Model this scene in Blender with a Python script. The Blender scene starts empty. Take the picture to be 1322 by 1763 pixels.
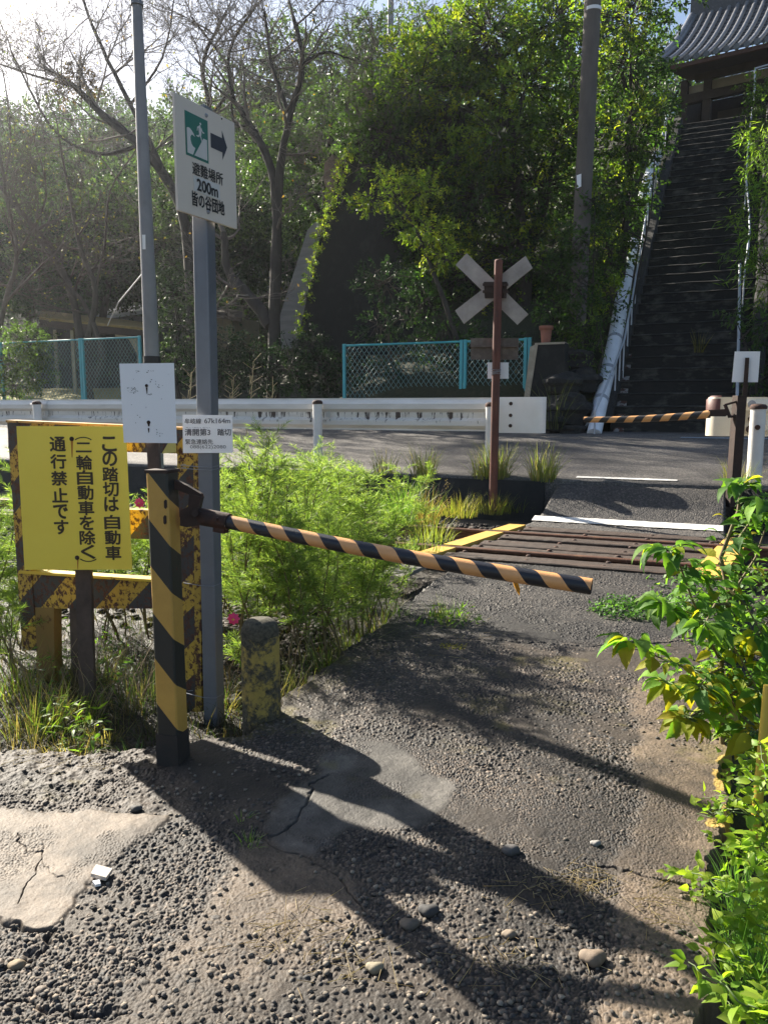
import bpy, bmesh, math, random
import numpy as np
from mathutils import Vector, Matrix
C = bpy.context.scene
COL = C.collection
rng = np.random.default_rng(7)
random.seed(7)
R = math.radians

# ------------------------------------------------------------------ camera
H, F, PW, PH, PITCH = 1.40, 1325.0, 1322.0, 1763.0, R(7.8)
cam = bpy.data.cameras.new("camera"); camo = bpy.data.objects.new("camera", cam); COL.objects.link(camo)
camo.location = (0, 0, H); camo.rotation_euler = (R(90) - PITCH, 0, 0)
cam.sensor_fit = 'VERTICAL'; cam.sensor_height = 24.0; cam.lens = F / PH * 24.0
cam.clip_start = 0.05; cam.clip_end = 2000
C.camera = camo
# ------------------------------------------------------------------ world, sun, exposure
SUN_AZ, SUN_EL = -41.5, 31.0        # azimuth from +Y, clockwise
w = bpy.data.worlds.new("World"); C.world = w; w.use_nodes = True
nt = w.node_tree; bg = nt.nodes['Background']
sky = nt.nodes.new('ShaderNodeTexSky'); sky.sky_type = 'NISHITA'; sky.sun_disc = False
sky.sun_elevation = R(SUN_EL); sky.sun_rotation = R(SUN_AZ)
sky.air_density = 1.0; sky.dust_density = 1.6; sky.ozone_density = 1.2
nt.links.new(sky.outputs[0], bg.inputs[0]); bg.inputs[1].default_value = 0.052
S = Vector((math.sin(R(SUN_AZ)) * math.cos(R(SUN_EL)), math.cos(R(SUN_AZ)) * math.cos(R(SUN_EL)), math.sin(R(SUN_EL))))
sun = bpy.data.lights.new("sun", 'SUN'); sun.energy = 5.0; sun.angle = R(0.6); sun.color = (1.0, 0.92, 0.79)
suno = bpy.data.objects.new("sun", sun); COL.objects.link(suno)
suno.rotation_euler = (-S).to_track_quat('-Z', 'Y').to_euler(); suno.location = S * 60
C.view_settings.view_transform = 'Standard'; C.view_settings.look = 'None'
C.view_settings.exposure = 1.8; C.view_settings.gamma = 1.0; C.view_settings.use_curve_mapping = False
C.render.engine = 'CYCLES'
cy = C.cycles
cy.max_bounces = 7; cy.diffuse_bounces = 3; cy.glossy_bounces = 2; cy.transmission_bounces = 4; cy.transparent_max_bounces = 6
cy.volume_bounces = 0; cy.use_denoising = True; cy.caustics_reflective = False; cy.caustics_refractive = False
cy.sample_clamp_indirect = 4.0

# ------------------------------------------------------------------ placing helpers
cp, sp_ = math.cos(PITCH), math.sin(PITCH)
def ray(px, py):
    u, v = (px - PW / 2) / F, (PH / 2 - py) / F
    return Vector((u, cp + v * sp_, -sp_ + v * cp))
O = Vector((0, 0, H))
def PY(px, py, Y): d = ray(px, py); return O + d * (Y / d.y)
def PZ(px, py, z=0.0): d = ray(px, py); return O + d * ((z - H) / d.z)
TA = R(23.0)
DV = Vector((math.cos(TA), -math.sin(TA), 0)); NV = Vector((math.sin(TA), math.cos(TA), 0))   # along the track, across it
def PN(px, py, n): d = ray(px, py); return O + d * (n / d.dot(NV))
def TN(s, n, z=0.0): p = DV * s + NV * n; return Vector((p.x, p.y, z))
def pxm(p):                                                       # metres per photo pixel at p
    return (Vector(p) - O).dot(Vector((0, cp, -sp_))) / F

# ------------------------------------------------------------------ object helpers
def thing(name, label, cat, loc=(0, 0, 0), group=None):
    o = bpy.data.objects.new(name, None); COL.objects.link(o); o.location = loc; o.empty_display_size = .1
    o['label'] = label; o['category'] = cat
    if group: o['group'] = group
    return o
def tag(o, label, cat, group=None):
    o['label'] = label; o['category'] = cat
    if group: o['group'] = group
    return o
def link_mesh(name, me, mats, parent=None, kind=None, mtx=None):
    for m in (mats if isinstance(mats, (list, tuple)) else [mats]): me.materials.append(m)
    o = bpy.data.objects.new(name, me); COL.objects.link(o)
    if parent is not None: o.parent = parent
    if mtx is not None: o.matrix_local = mtx
    if kind: o['kind'] = kind
    return o
def root_loc(p):
    v = Vector((0, 0, 0))
    while p is not None: v += p.location; p = p.parent
    return v
def npmesh(name, V, Fc, mats, parent=None, kind=None, col=None, smooth=False, local=False, midx=None, org=None):
    V = np.asarray(V, dtype=np.float32).reshape(-1, 3)
    if parent is not None and not local: V = V - np.array(root_loc(parent), dtype=np.float32)
    if org is not None: V = V - np.array(org, dtype=np.float32)
    Fc = np.asarray(Fc, dtype=np.int32)
    me = bpy.data.meshes.new(name); n, k = Fc.shape
    me.vertices.add(len(V)); me.vertices.foreach_set('co', V.ravel())
    me.loops.add(n * k); me.loops.foreach_set('vertex_index', Fc.ravel())
    me.polygons.add(n); me.polygons.foreach_set('loop_start', np.arange(0, n * k, k, dtype=np.int32))
    if smooth: me.polygons.foreach_set('use_smooth', np.ones(n, dtype=bool))
    if midx is not None: me.polygons.foreach_set('material_index', np.asarray(midx, dtype=np.int32))
    me.update(calc_edges=True)
    if col is not None:
        a = me.color_attributes.new('col', 'FLOAT_COLOR', 'POINT')
        c = np.ones((len(V), 4), dtype=np.float32); c[:, :3] = col; a.data.foreach_set('color', c.ravel())
    o = link_mesh(name, me, mats, parent, kind)
    if org is not None: o.location = org
    return o

class MB:
    """collects plain shapes for one mesh"""
    def __init__(s): s.v = []; s.f = []; s.m = []; s.sm = []
    def add(s, vs, fs, mi=0, smooth=False):
        b = len(s.v); s.v += [tuple(x) for x in vs]
        for f in fs: s.f.append(tuple(b + i for i in f)); s.m.append(mi); s.sm.append(smooth)
        return s
    def box(s, c, size, rot=0.0, mi=0, mtx=None):
        x, y, z = (q / 2 for q in size); c = Vector(c)
        M3 = mtx if mtx is not None else Matrix.Rotation(rot, 3, 'Z')
        vs = [c + M3 @ Vector((a * x, b * y, e * z)) for e in (-1, 1) for a, b in ((-1, -1), (1, -1), (1, 1), (-1, 1))]
        return s.add(vs, [(0, 3, 2, 1), (4, 5, 6, 7), (0, 1, 5, 4), (1, 2, 6, 5), (2, 3, 7, 6), (3, 0, 4, 7)], mi)
    def bevbox(s, c, size, bev, rot=0.0, mi=0):
        bm = bmesh.new(); bmesh.ops.create_cube(bm, size=1.0)
        bmesh.ops.scale(bm, vec=size, verts=bm.verts)
        bmesh.ops.bevel(bm, geom=bm.edges[:], offset=bev, segments=2, affect='EDGES', profile=.6)
        M3 = Matrix.Rotation(rot, 3, 'Z'); c = Vector(c)
        bm.verts.ensure_lookup_table()
        s.add([c + M3 @ v.co for v in bm.verts], [tuple(v.index for v in f.verts) for f in bm.faces], mi); bm.free()
        return s
    def tube(s, pts, rad, k=10, mi=0, cap=True, smooth=True):
        pts = [Vector(p) for p in pts]; n = len(pts)
        if not hasattr(rad, '__len__'): rad = [rad] * n
        vs = []; up = None
        for i, p in enumerate(pts):
            t = (pts[min(i + 1, n - 1)] - pts[max(i - 1, 0)]).normalized()
            if up is None:
                a = Vector((0, 0, 1)) if abs(t.z) < .9 else Vector((1, 0, 0))
                up = a.cross(t).normalized()
            up = (up - t * up.dot(t)).normalized(); b = t.cross(up)
            for j in range(k):
                q = 2 * math.pi * j / k; vs.append(p + (up * math.cos(q) + b * math.sin(q)) * rad[i])
        fs = [(i * k + j, i * k + (j + 1) % k, (i + 1) * k + (j + 1) % k, (i + 1) * k + j) for i in range(n - 1) for j in range(k)]
        s.add(vs, fs, mi, smooth)
        if cap: s.add(vs[:k], [tuple(range(k - 1, -1, -1))], mi); s.add(vs[-k:], [tuple(range(k))], mi)
        return s
    def prism(s, poly, off, mi=0, mi_side=None):
        """poly: list of points (planar), extruded by off"""
        poly = [Vector(p) for p in poly]; off = Vector(off); n = len(poly)
        vs = poly + [p + off for p in poly]
        fs = [tuple(range(n - 1, -1, -1)), tuple(range(n, 2 * n))]
        s.add(vs, fs, mi)
        s.add(vs, [(i, (i + 1) % n, n + (i + 1) % n, n + i) for i in range(n)], mi if mi_side is None else mi_side)
        return s
    def lathe(s, c, prof, k=24, mi=0, smooth=True):
        c = Vector(c); vs = []
        for r, z in prof:
            for j in range(k):
                q = 2 * math.pi * j / k; vs.append(c + Vector((r * math.cos(q), r * math.sin(q), z)))
        n = len(prof)
        fs = [(i * k + j, i * k + (j + 1) % k, (i + 1) * k + (j + 1) % k, (i + 1) * k + j) for i in range(n - 1) for j in range(k)]
        s.add(vs, fs, mi, smooth)
        s.add(vs[:k], [tuple(range(k - 1, -1, -1))], mi); s.add(vs[-k:], [tuple(range(k))], mi)
        return s
    def build(s, name, mats, parent=None, kind=None, local=False, mtx=None, org=None):
        me = bpy.data.meshes.new(name)
        off = Vector((0, 0, 0)) if (local or parent is None) else root_loc(parent)
        if org is not None: off = Vector(org)
        me.from_pydata([tuple(Vector(v) - off) for v in s.v], [], s.f); me.update()
        me.polygons.foreach_set('material_index', np.array(s.m, dtype=np.int32))
        me.polygons.foreach_set('use_smooth', np.array(s.sm, dtype=bool))
        bm = bmesh.new(); bm.from_mesh(me); bmesh.ops.recalc_face_normals(bm, faces=bm.faces[:]); bm.to_mesh(me); bm.free()
        o = link_mesh(name, me, mats, parent, kind, mtx)
        if org is not None and parent is None: o.location = org
        return o

# ------------------------------------------------------------------ materials
def newmat(name):
    m = bpy.data.materials.new(name); m.use_nodes = True
    return m, m.node_tree, m.node_tree.nodes['Principled BSDF']
def nd(nt, t, **kw):
    n = nt.nodes.new(t)
    for k, v in kw.items(): setattr(n, k, v)
    return n
def noise(nt, scale, detail=6, rough=.6, coord='Object', stretch=None):
    tc = nd(nt, 'ShaderNodeTexCoord'); n = nd(nt, 'ShaderNodeTexNoise')
    n.inputs['Scale'].default_value = scale; n.inputs['Detail'].default_value = detail; n.inputs['Roughness'].default_value = rough
    if stretch:
        mp = nd(nt, 'ShaderNodeMapping'); mp.inputs['Scale'].default_value = stretch
        nt.links.new(tc.outputs[coord], mp.inputs[0]); nt.links.new(mp.outputs[0], n.inputs['Vector'])
    else: nt.links.new(tc.outputs[coord], n.inputs['Vector'])
    return n.outputs[0]
def ramp(nt, src, stops, interp='LINEAR'):
    r = nd(nt, 'ShaderNodeValToRGB'); e = r.color_ramp; e.interpolation = interp
    while len(e.elements) < len(stops): e.elements.new(.5)
    for el, (p, c) in zip(e.elements, stops):
        el.position = p; el.color = (c, c, c, 1) if not hasattr(c, '__len__') else (*c, 1)
    nt.links.new(src, r.inputs[0]); return r.outputs[0]
def mix(nt, fac, a, b, mode='MIX'):
    m = nd(nt, 'ShaderNodeMix', data_type='RGBA', blend_type=mode)
    for sock, val in ((m.inputs[0], fac), (m.inputs[6], a), (m.inputs[7], b)):
        if hasattr(val, 'is_linked') or hasattr(val, 'node'): nt.links.new(val, sock)
        elif hasattr(val, '__len__'): sock.default_value = (*val, 1)
        else: sock.default_value = val
    return m.outputs[2]
def math_(nt, op, a, b=0.0, c=None):
    m = nd(nt, 'ShaderNodeMath', operation=op)
    for i, v in enumerate((a, b) if c is None else (a, b, c)):
        if hasattr(v, 'node'): nt.links.new(v, m.inputs[i])
        else: m.inputs[i].default_value = v
    return m.outputs[0]
def bump(nt, bsdf, src, strength, dist=.01):
    b = nd(nt, 'ShaderNodeBump'); b.inputs['Strength'].default_value = strength; b.inputs['Distance'].default_value = dist
    nt.links.new(src, b.inputs['Height']); nt.links.new(b.outputs[0], bsdf.inputs['Normal'])
def mat(name, c1, c2=None, c3=None, scale=6, rough=.7, metal=0, bmp=.0, bscale=40, stretch=None, dist=.01, spec=.5):
    m, nt, b = newmat(name)
    c2 = c2 or tuple(x * .7 for x in c1)
    src = noise(nt, scale, 8, .65, stretch=stretch)
    stops = [(.3, c1), (.68, c2)] if c3 is None else [(.28, c1), (.5, c2), (.72, c3)]
    nt.links.new(ramp(nt, src, stops), b.inputs['Base Color'])
    b.inputs['Roughness'].default_value = rough; b.inputs['Metallic'].default_value = metal; b.inputs['Specular IOR Level'].default_value = spec
    if bmp: bump(nt, b, noise(nt, bscale, 8, .65, stretch=stretch), bmp, dist)
    return m
RUST = (.085, .032, .016); RUST2 = (.035, .016, .011)
def rusty(name, paint, amount=.45, scale=9, paint2=None, rough=.55, stretch=None, width=.06, bmp=.3, fine=60):
    """paint worn through to rust in patches"""
    m, nt, b = newmat(name)
    a = noise(nt, scale, 10, .7, stretch=stretch); msk = ramp(nt, a, [(max(0, amount - width), 1.0), (amount, 0.0)])
    p = ramp(nt, noise(nt, 3.0, 6, .6), [(.3, paint), (.7, paint2 or tuple(x * .82 for x in paint))])
    r = ramp(nt, noise(nt, fine, 6, .7), [(.35, RUST), (.65, RUST2)])
    nt.links.new(mix(nt, msk, p, r), b.inputs['Base Color'])
    nt.links.new(math_(nt, 'MULTIPLY_ADD', msk, .35, rough), b.inputs['Roughness'])
    if bmp: bump(nt, b, math_(nt, 'ADD', msk, noise(nt, fine, 4, .6)), -bmp, .002)
    return m
def striped(name, A, B, coef, period, wear=.36, wscale=10, helix=False, shift=0.0, wear_black=None, rough=.5, fine=45):
    """two paints in slanting bands, chipped down to rust; coef = phase weights on object x,y,z"""
    m, nt, b = newmat(name)
    tc = nd(nt, 'ShaderNodeTexCoord'); sx = nd(nt, 'ShaderNodeSeparateXYZ'); nt.links.new(tc.outputs['Object'], sx.inputs[0])
    if helix:
        ang = math_(nt, 'ARCTAN2', sx.outputs[2], sx.outputs[1])
        ph = math_(nt, 'MULTIPLY_ADD', ang, helix / (2 * math.pi), math_(nt, 'DIVIDE', sx.outputs[0], period))
    else:
        ph = math_(nt, 'MULTIPLY', sx.outputs[0], coef[0] / period)
        ph = math_(nt, 'MULTIPLY_ADD', sx.outputs[1], coef[1] / period, ph)
        ph = math_(nt, 'MULTIPLY_ADD', sx.outputs[2], coef[2] / period, ph)
    ph = math_(nt, 'FRACT', math_(nt, 'ADD', ph, 100.0 + shift))
    st = math_(nt, 'GREATER_THAN', ph, .5)
    pA = ramp(nt, noise(nt, 5, 8, .7), [(.3, A), (.72, tuple(x * .72 for x in A))])
    pB = ramp(nt, noise(nt, 5, 8, .7), [(.3, B), (.72, tuple(x * 1.5 for x in B))])
    base = mix(nt, st, pA, pB)
    msk = ramp(nt, noise(nt, wscale, 12, .72), [(max(0, wear - .05), 1.0), (wear, 0.0)])
    r = ramp(nt, noise(nt, fine, 6, .7), [(.35, (.11, .04, .02)), (.65, (.03, .016, .012))])
    nt.links.new(mix(nt, msk, base, r), b.inputs['Base Color'])
    nt.links.new(math_(nt, 'MULTIPLY_ADD', msk, .3, rough), b.inputs['Roughness'])
    bump(nt, b, math_(nt, 'ADD', math_(nt, 'MULTIPLY', msk, -1.0), noise(nt, fine, 4, .6)), .35, .002)
    return m
def leafmat(name, trans=.45, rough=.42, spec=.5, tcol=(1.0, 1.25, .45)):
    """leaf colour from the leaf's own attribute, some light passing through"""
    m, nt, b = newmat(name)
    at = nd(nt, 'ShaderNodeAttribute', attribute_name='col')
    nt.links.new(at.outputs[0], b.inputs['Base Color']); b.inputs['Roughness'].default_value = rough; b.inputs['Specular IOR Level'].default_value = spec
    t = nd(nt, 'ShaderNodeBsdfTranslucent')
    nt.links.new(mix(nt, 1.0, at.outputs[0], tcol, 'MULTIPLY'), t.inputs[0])
    ms = nd(nt, 'ShaderNodeMixShader'); ms.inputs[0].default_value = trans
    nt.links.new(b.outputs[0], ms.inputs[1]); nt.links.new(t.outputs[0], ms.inputs[2])
    nt.links.new(ms.outputs[0], nt.nodes['Material Output'].inputs[0])
    return m
def veinleaf(name):
    m = leafmat(name, .6, .62, .28, (1.45, 1.45, .5)); nt = m.node_tree; b = nt.nodes['Principled BSDF']
    bump(nt, b, noise(nt, 55, 4, .6), .5, .006); return m
def colmat(name, rough=.8, spec=.4, bmp=.3, bscale=300, dist=.002):
    m, nt, b = newmat(name)
    at = nd(nt, 'ShaderNodeAttribute', attribute_name='col')
    c = mix(nt, 1.0, at.outputs[0], ramp(nt, noise(nt, 180, 4, .7), [(.2, .62), (.8, 1.3)]), 'MULTIPLY')
    nt.links.new(c, b.inputs['Base Color']); b.inputs['Roughness'].default_value = rough; b.inputs['Specular IOR Level'].default_value = spec
    if bmp: bump(nt, b, noise(nt, bscale, 6, .7), bmp, dist)
    return m

LEAF = leafmat('leaf', .5, .5, .35, (1.5, 1.8, .6)); LEAFG = leafmat('glossy_leaf', .35, .45, .3, (1.2, 1.6, .6)); LEAFB = leafmat('bright_leaf', .58, .5, .4, (1.25, 1.35, .6))
GRASSM = leafmat('grass_blade', .5, .5, .35, (1.3, 1.4, .6))
BARK = mat('bark', (.045, .034, .026), (.11, .09, .07), scale=5, rough=.9, bmp=.6, bscale=25, stretch=(1, 1, .25), dist=.02)
TWIG = mat('twig_bark', (.10, .08, .065), (.17, .145, .125), scale=4, rough=.85)
DARKBARK = mat('dark_bark', (.022, .018, .015), (.06, .05, .04), scale=6, rough=.9, bmp=.6, bscale=20, stretch=(1, 1, .25), dist=.02)
STEM = mat('plant_stem', (.16, .14, .055), (.11, .065, .035), scale=8, rough=.7)
GREENSTEM = mat('green_stem', (.10, .16, .04), (.07, .10, .03), scale=8, rough=.6)
WHITEP = mat('white_plate_paint', (.88, .88, .89), (.80, .80, .81), scale=3, rough=.45)
BLACKT = mat('black_lettering', (.012, .011, .011), (.02, .018, .016), rough=.6)
GREYT = mat('grey_lettering', (.10, .10, .115), (.14, .14, .15), rough=.6)
GALV = mat('galvanised_steel', (.30, .315, .34), (.23, .24, .265), scale=5, rough=.5, metal=.35, bmp=.06, bscale=80)
GREYPOLE = mat('grey_painted_pole', (.25, .25, .265), (.19, .19, .20), scale=4, rough=.55, bmp=.05, bscale=60)
RUSTM = mat('rusted_iron', (.12, .05, .026), (.045, .021, .015), (.024, .015, .012), scale=18, rough=.85, bmp=.5, bscale=60, dist=.004)
DARKRUST = mat('dark_rust', (.05, .026, .018), (.022, .014, .011), scale=14, rough=.85, bmp=.5, bscale=60, dist=.004)
REDRUST = mat('red_oxide_pole', (.19, .065, .04), (.11, .038, .025), (.06, .025, .02), scale=7, rough=.75, bmp=.3, bscale=50, stretch=(1, 1, .3), dist=.004)
CONC = mat('weathered_concrete', (.22, .205, .18), (.14, .13, .115), (.08, .075, .068), scale=3, rough=.9, bmp=.5, bscale=40)
DARKCONC = mat('shade_dark_concrete', (.022, .022, .021), (.012, .013, .012), (.036, .036, .033), scale=2, rough=.92, bmp=.5, bscale=30)  # concrete of the shaded walls, the shade put into its near-black colour
STONE = mat('dark_stone', (.030, .028, .026), (.014, .014, .013), (.05, .047, .042), scale=5, rough=.9, bmp=.7, bscale=25, dist=.02)

# ------------------------------------------------------------------ noise in plan
def vnoise(x, y, seed=0):
    xi = np.floor(x).astype(np.int64); yi = np.floor(y).astype(np.int64); fx = x - xi; fy = y - yi
    def h(a, b):
        n = (a * 374761393 + b * 668265263 + seed * 1442695041) & 0xffffffff
        n = ((n ^ (n >> 13)) * 1274126177) & 0xffffffff
        return ((n ^ (n >> 16)) & 0xffff) / 65535.0
    fx = fx * fx * (3 - 2 * fx); fy = fy * fy * (3 - 2 * fy)
    return (h(xi, yi) * (1 - fx) + h(xi + 1, yi) * fx) * (1 - fy) + (h(xi, yi + 1) * (1 - fx) + h(xi + 1, yi + 1) * fx) * fy
def fbm(x, y, o=4, seed=0):
    a = 0; amp = .5; t = 0
    for i in range(o): a = a + amp * vnoise(x * 2 ** i, y * 2 ** i, seed + i); t += amp; amp *= .55
    return a / t
def sstep(x, a, b): t = np.clip((x - a) / (b - a), 0, 1); return t * t * (3 - 2 * t)
def inpoly(x, y, poly):
    c = np.zeros(x.shape, bool); n = len(poly); j = n - 1
    for i in range(n):
        xi, yi = poly[i]; xj, yj = poly[j]
        if yi != yj:
            k = ((yi > y) != (yj > y)) & (x < (xj - xi) * (y - yi) / (yj - yi) + xi); c ^= k
        j = i
    return c
def gp(pts): return [tuple(PZ(a, b, 0).xy) for a, b in pts]

# ================================================================== SETTING
N1 = PZ(900, 950, .03).dot(NV); N2 = PZ(900, 917, .03).dot(NV)      # the two rails
NE = N2 + .62                                                       # far edge of the crossing deck
NR = 10.4; ZR0 = .42; NF = 16.15; ZR1 = .87                         # the road beyond
# --- earth sheet to the horizon
MB().add([(-600, -60, -.16), (600, -60, -.16), (600, 900, -.16), (-600, 900, -.16)], [(0, 1, 2, 3)]).build('ground',
    mat('earth', (.09, .07, .05), (.05, .042, .03), (.12, .10, .07), scale=1.5, rough=.95, bmp=.6, bscale=12, dist=.05), kind='structure')

# --- near ground: worn pebble concrete, real relief
def pebbles(X, Y, c, seed, rmin, rmax, prob=1.0, ax=1.35):
    """nearest pebble of a jittered grid: dome height 0..1, id hash 0..1"""
    gx = X / c; gy = Y / c; ix = np.floor(gx).astype(np.int64); iy = np.floor(gy).astype(np.int64)
    best = np.zeros(X.shape, np.float32); bid = np.zeros(X.shape, np.float32)
    def h(a, b, s):
        n = (a * 374761393 + b * 668265263 + (seed * 97 + s) * 1442695041) & 0xffffffff
        n = ((n ^ (n >> 13)) * 1274126177) & 0xffffffff
        return ((n ^ (n >> 16)) & 0xffff) / 65535.0
    for dx in (-1, 0, 1):
        for dy in (-1, 0, 1):
            a, b = ix + dx, iy + dy
            px_ = a + .5 + (h(a, b, 1) - .5) * .8; py_ = b + .5 + (h(a, b, 2) - .5) * .8
            r = rmin + (rmax - rmin) * h(a, b, 3) ** 1.3; th = h(a, b, 4) * 3.14; e = 1 + (ax - 1) * h(a, b, 5)
            ux, uy = gx - px_, gy - py_; ct, st = np.cos(th), np.sin(th)
            q = ((ux * ct + uy * st) / e) ** 2 + ((-ux * st + uy * ct) * e) ** 2
            hh = np.sqrt(np.clip(1 - q / (r * r), 0, 1)) * (.55 + .45 * h(a, b, 6)) * (h(a, b, 7) < prob)
            k = hh > best; best = np.where(k, hh, best); bid = np.where(k, h(a, b, 8), bid)
    return best.astype(np.float32), bid.astype(np.float32)
us = np.concatenate([np.linspace(-.86, -.58, 90)[:-1], np.linspace(-.58, .58, 1480), np.linspace(.58, .86, 90)[1:]]); ys = np.concatenate([np.linspace(1.1, 1.45, 60)[:-1], np.geomspace(1.45, 8.2, 1440)])
U, Yg = np.meshgrid(us, ys); Xg = U * Yg
wx = Xg + .14 * (fbm(Xg * 5, Yg * 5, 4, 3) - .5) + .03 * (fbm(Xg * 25, Yg * 25, 2, 5) - .5)
wy = Yg + .14 * (fbm(Xg * 5, Yg * 5, 4, 9) - .5) + .03 * (fbm(Xg * 25, Yg * 25, 2, 6) - .5)
def blur(m, k):
    for _ in range(2):
        for ax in (0, 1):
            p = np.pad(m, [(k, k) if a == ax else (0, 0) for a in (0, 1)], mode='edge'); cs = np.cumsum(p, axis=ax)
            z = np.zeros_like(np.take(cs, [0], axis=ax)); cs = np.concatenate([z, cs], axis=ax); n = 2 * k + 1; L = m.shape[ax]
            m = (np.take(cs, range(n, n + L), axis=ax) - np.take(cs, range(0, L), axis=ax)) / n
    return m
def region(pts, k=3): return blur(inpoly(wx, wy, gp(pts)).astype(np.float32), int(k * 1.35))
slab = region([(-300, 1400), (60, 1392), (285, 1408), (215, 1470), (100, 1602), (60, 1592), (-200, 1560)], 2)
grey = region([(478, 1395), (560, 1300), (650, 1278), (790, 1345), (745, 1420), (600, 1430), (520, 1470), (470, 1430)], 4)
tanp = region([(440, 1440), (500, 1450), (600, 1500), (640, 1560), (560, 1620), (450, 1763), (300, 1900), (100, 1900), (190, 1740), (330, 1600), (400, 1520)], 8)
marg = region([(1090, 1180), (1260, 1150), (1400, 1300), (1400, 1900), (1000, 1900), (1030, 1763), (1065, 1560), (1075, 1480), (1110, 1380)], 5)
dirt = region([(-400, 1200), (250, 1265), (330, 1335), (300, 1400), (100, 1395), (-400, 1420)], 8)
asph = region([(560, 1150), (690, 1090), (1000, 1110), (1300, 1090), (1400, 850), (400, 850), (560, 1100)], 10)
path = region([(-600, 1300), (270, 1285), (420, 1255), (500, 1192), (620, 1098), (720, 1018), (800, 960), (925, 850), (1300, 850), (1260, 1000), (1248, 1200), (1245, 1340), (1225, 1500), (1215, 1763), (1215, 2600), (-900, 2600)], 2)
edge = np.clip(1 - np.abs(path - .5) * 2.2, 0, 1)
smooth = np.clip(slab + .95 * grey + .62 * tanp + .55 * marg, 0, 1)
wear = sstep(fbm(Xg * 3.2, Yg * 3.2, 5, 21), .40, .60)
rough_ = np.clip((1 - smooth) * (.55 + .45 * wear) + .55 * slab * sstep(fbm(Xg * 6 + 5, Yg * 6, 5, 151), .50, .60) + .6 * grey * sstep(fbm(Xg * 6 + 9, Yg * 6, 5, 153), .52, .62), 0, 1)
p1, i1 = pebbles(Xg, Yg, .0096, 11, .42, .62, 1.0, 1.6)
p2, i2 = pebbles(Xg + .3, Yg + .1, .0170, 12, .30, .56, .6, 1.5)
p3, i3 = pebbles(Xg, Yg, .06, 13, .14, .26, .22)
fine = fbm(Xg * 160, Yg * 160, 2, 31) - .5
lump = fbm(Xg * 22, Yg * 22, 4, 33) - .5
coarse = sstep(fbm(Xg * 1.7 + 3, Yg * 1.7, 3, 41) + .14 * sstep(-Yg, -2.6, -1.6) + .30 * sstep(Yg, 2.5, 3.2), .42, .62) * (1 - slab) * (1 - grey)
vary_ = .6 + .5 * sstep(fbm(Xg * 7, Yg * 7, 4, 131), .35, .6)
e1 = p1 * .0064 * vary_ * rough_ * (1 - .4 * coarse)
e2 = p2 * .0086 * rough_ * (.25 + .75 * coarse)
e3 = p3 * .013 * rough_ * coarse
emb = np.maximum(np.maximum(e1, e2), e3)
fill = (.0036 * sstep(fbm(Xg * 2.4 + 11, Yg * 2.4, 5, 141), .54, .70) * (.6 + .8 * fbm(Xg * 30, Yg * 30, 3, 143))).astype(np.float32)
emb = np.maximum(emb - fill, 0)
Z = emb + fill + .0035 * lump * (1 - .4 * slab) + .0020 * fine * (1 - .3 * slab)
Z += .007 * slab + .004 * grey + .003 * tanp + .006 * marg - .010 * dirt + .02 * dirt * (lump + .1)
Z += .02 * (fbm(Xg * 1.1, Yg * 1.1, 3, 51) - .5)
Z -= (1 - path) * .10 + .03 * (1 - path) * (fbm(Xg * 6, Yg * 6, 4, 61))
Z += .014 * edge * (fbm(Xg * 9, Yg * 9, 3, 63) > .35)
# cracks
def crack(pts, wd, dep):
    global Z
    P = np.array(gp(pts)); m = np.full(Xg.shape, 9.0)
    for a, b in zip(P[:-1], P[1:]):
        d = b - a; t = np.clip(((wx - a[0]) * d[0] + (wy - a[1]) * d[1]) / (d @ d), 0, 1)
        m = np.minimum(m, np.hypot(wx - a[0] - t * d[0], wy - a[1] - t * d[1]))
    k = np.clip(1 - m / wd, 0, 1); Z = Z - dep * k; return k
ck = crack([(1040, 1500), (1120, 1510), (1200, 1530), (1330, 1545)], .008, .016)
ck = np.maximum(ck, crack([(36, 1436), (50, 1462), (58, 1490), (47, 1515), (44, 1550)], .0028, .008))
ck = np.maximum(ck, crack([(58, 1490), (84, 1508), (120, 1512)], .0020, .005))
ck = np.maximum(ck, crack([(480, 1440), (520, 1395), (545, 1330)], .006, .009))
ck = np.maximum(ck, crack([(-60, 1560), (40, 1590), (110, 1606), (60, 1650), (-80, 1720)], .012, .012))
ck = np.maximum(ck, crack([(-60, 1700), (60, 1735), (200, 1775)], .010, .012))
ck = np.maximum(ck, crack([(440, 1440), (560, 1490), (640, 1560)], .005, .008))
ck = np.maximum(ck, crack([(560, 1110), (800, 1100), (1020, 1112), (1240, 1100)], .012, .012))
def c3(*c): return np.array(c)[None, None, :]
n1 = fbm(Xg * 2.2, Yg * 2.2, 5, 71)[..., None]; n2 = fbm(Xg * 11, Yg * 11, 5, 73)[..., None]; n3 = fbm(Xg * 60, Yg * 60, 3, 75)[..., None]
mort = c3(.030, .022, .015) * (.25 + 1.0 * n2)
idp = np.where(e3 >= emb - 1e-9, i3, np.where(e2 >= emb - 1e-9, i2, i1))[..., None]
stone = c3(.060, .047, .036) * (.30 + 1.6 * idp) + c3(.15, .11, .075) * np.clip(idp - .82, 0, 1) * 4.5
stone = np.where((idp > .30) & (idp < .42), c3(.034, .034, .034) * (.8 + .6 * n3), stone)
on = np.clip(emb / .0028, 0, 1)[..., None]
mort = mort + c3(.028, .020, .013) * (fill[..., None] / .006)
colr = mort * (1 - on) + stone * on
colr = colr * .95
tan = c3(.26, .19, .128) * (.15 + .85 * n2 + .55 * n3 - .25 + .35 * n1)
conc = c3(.115, .105, .092) * (.2 + .8 * n2 + .5 * n3)
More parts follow.
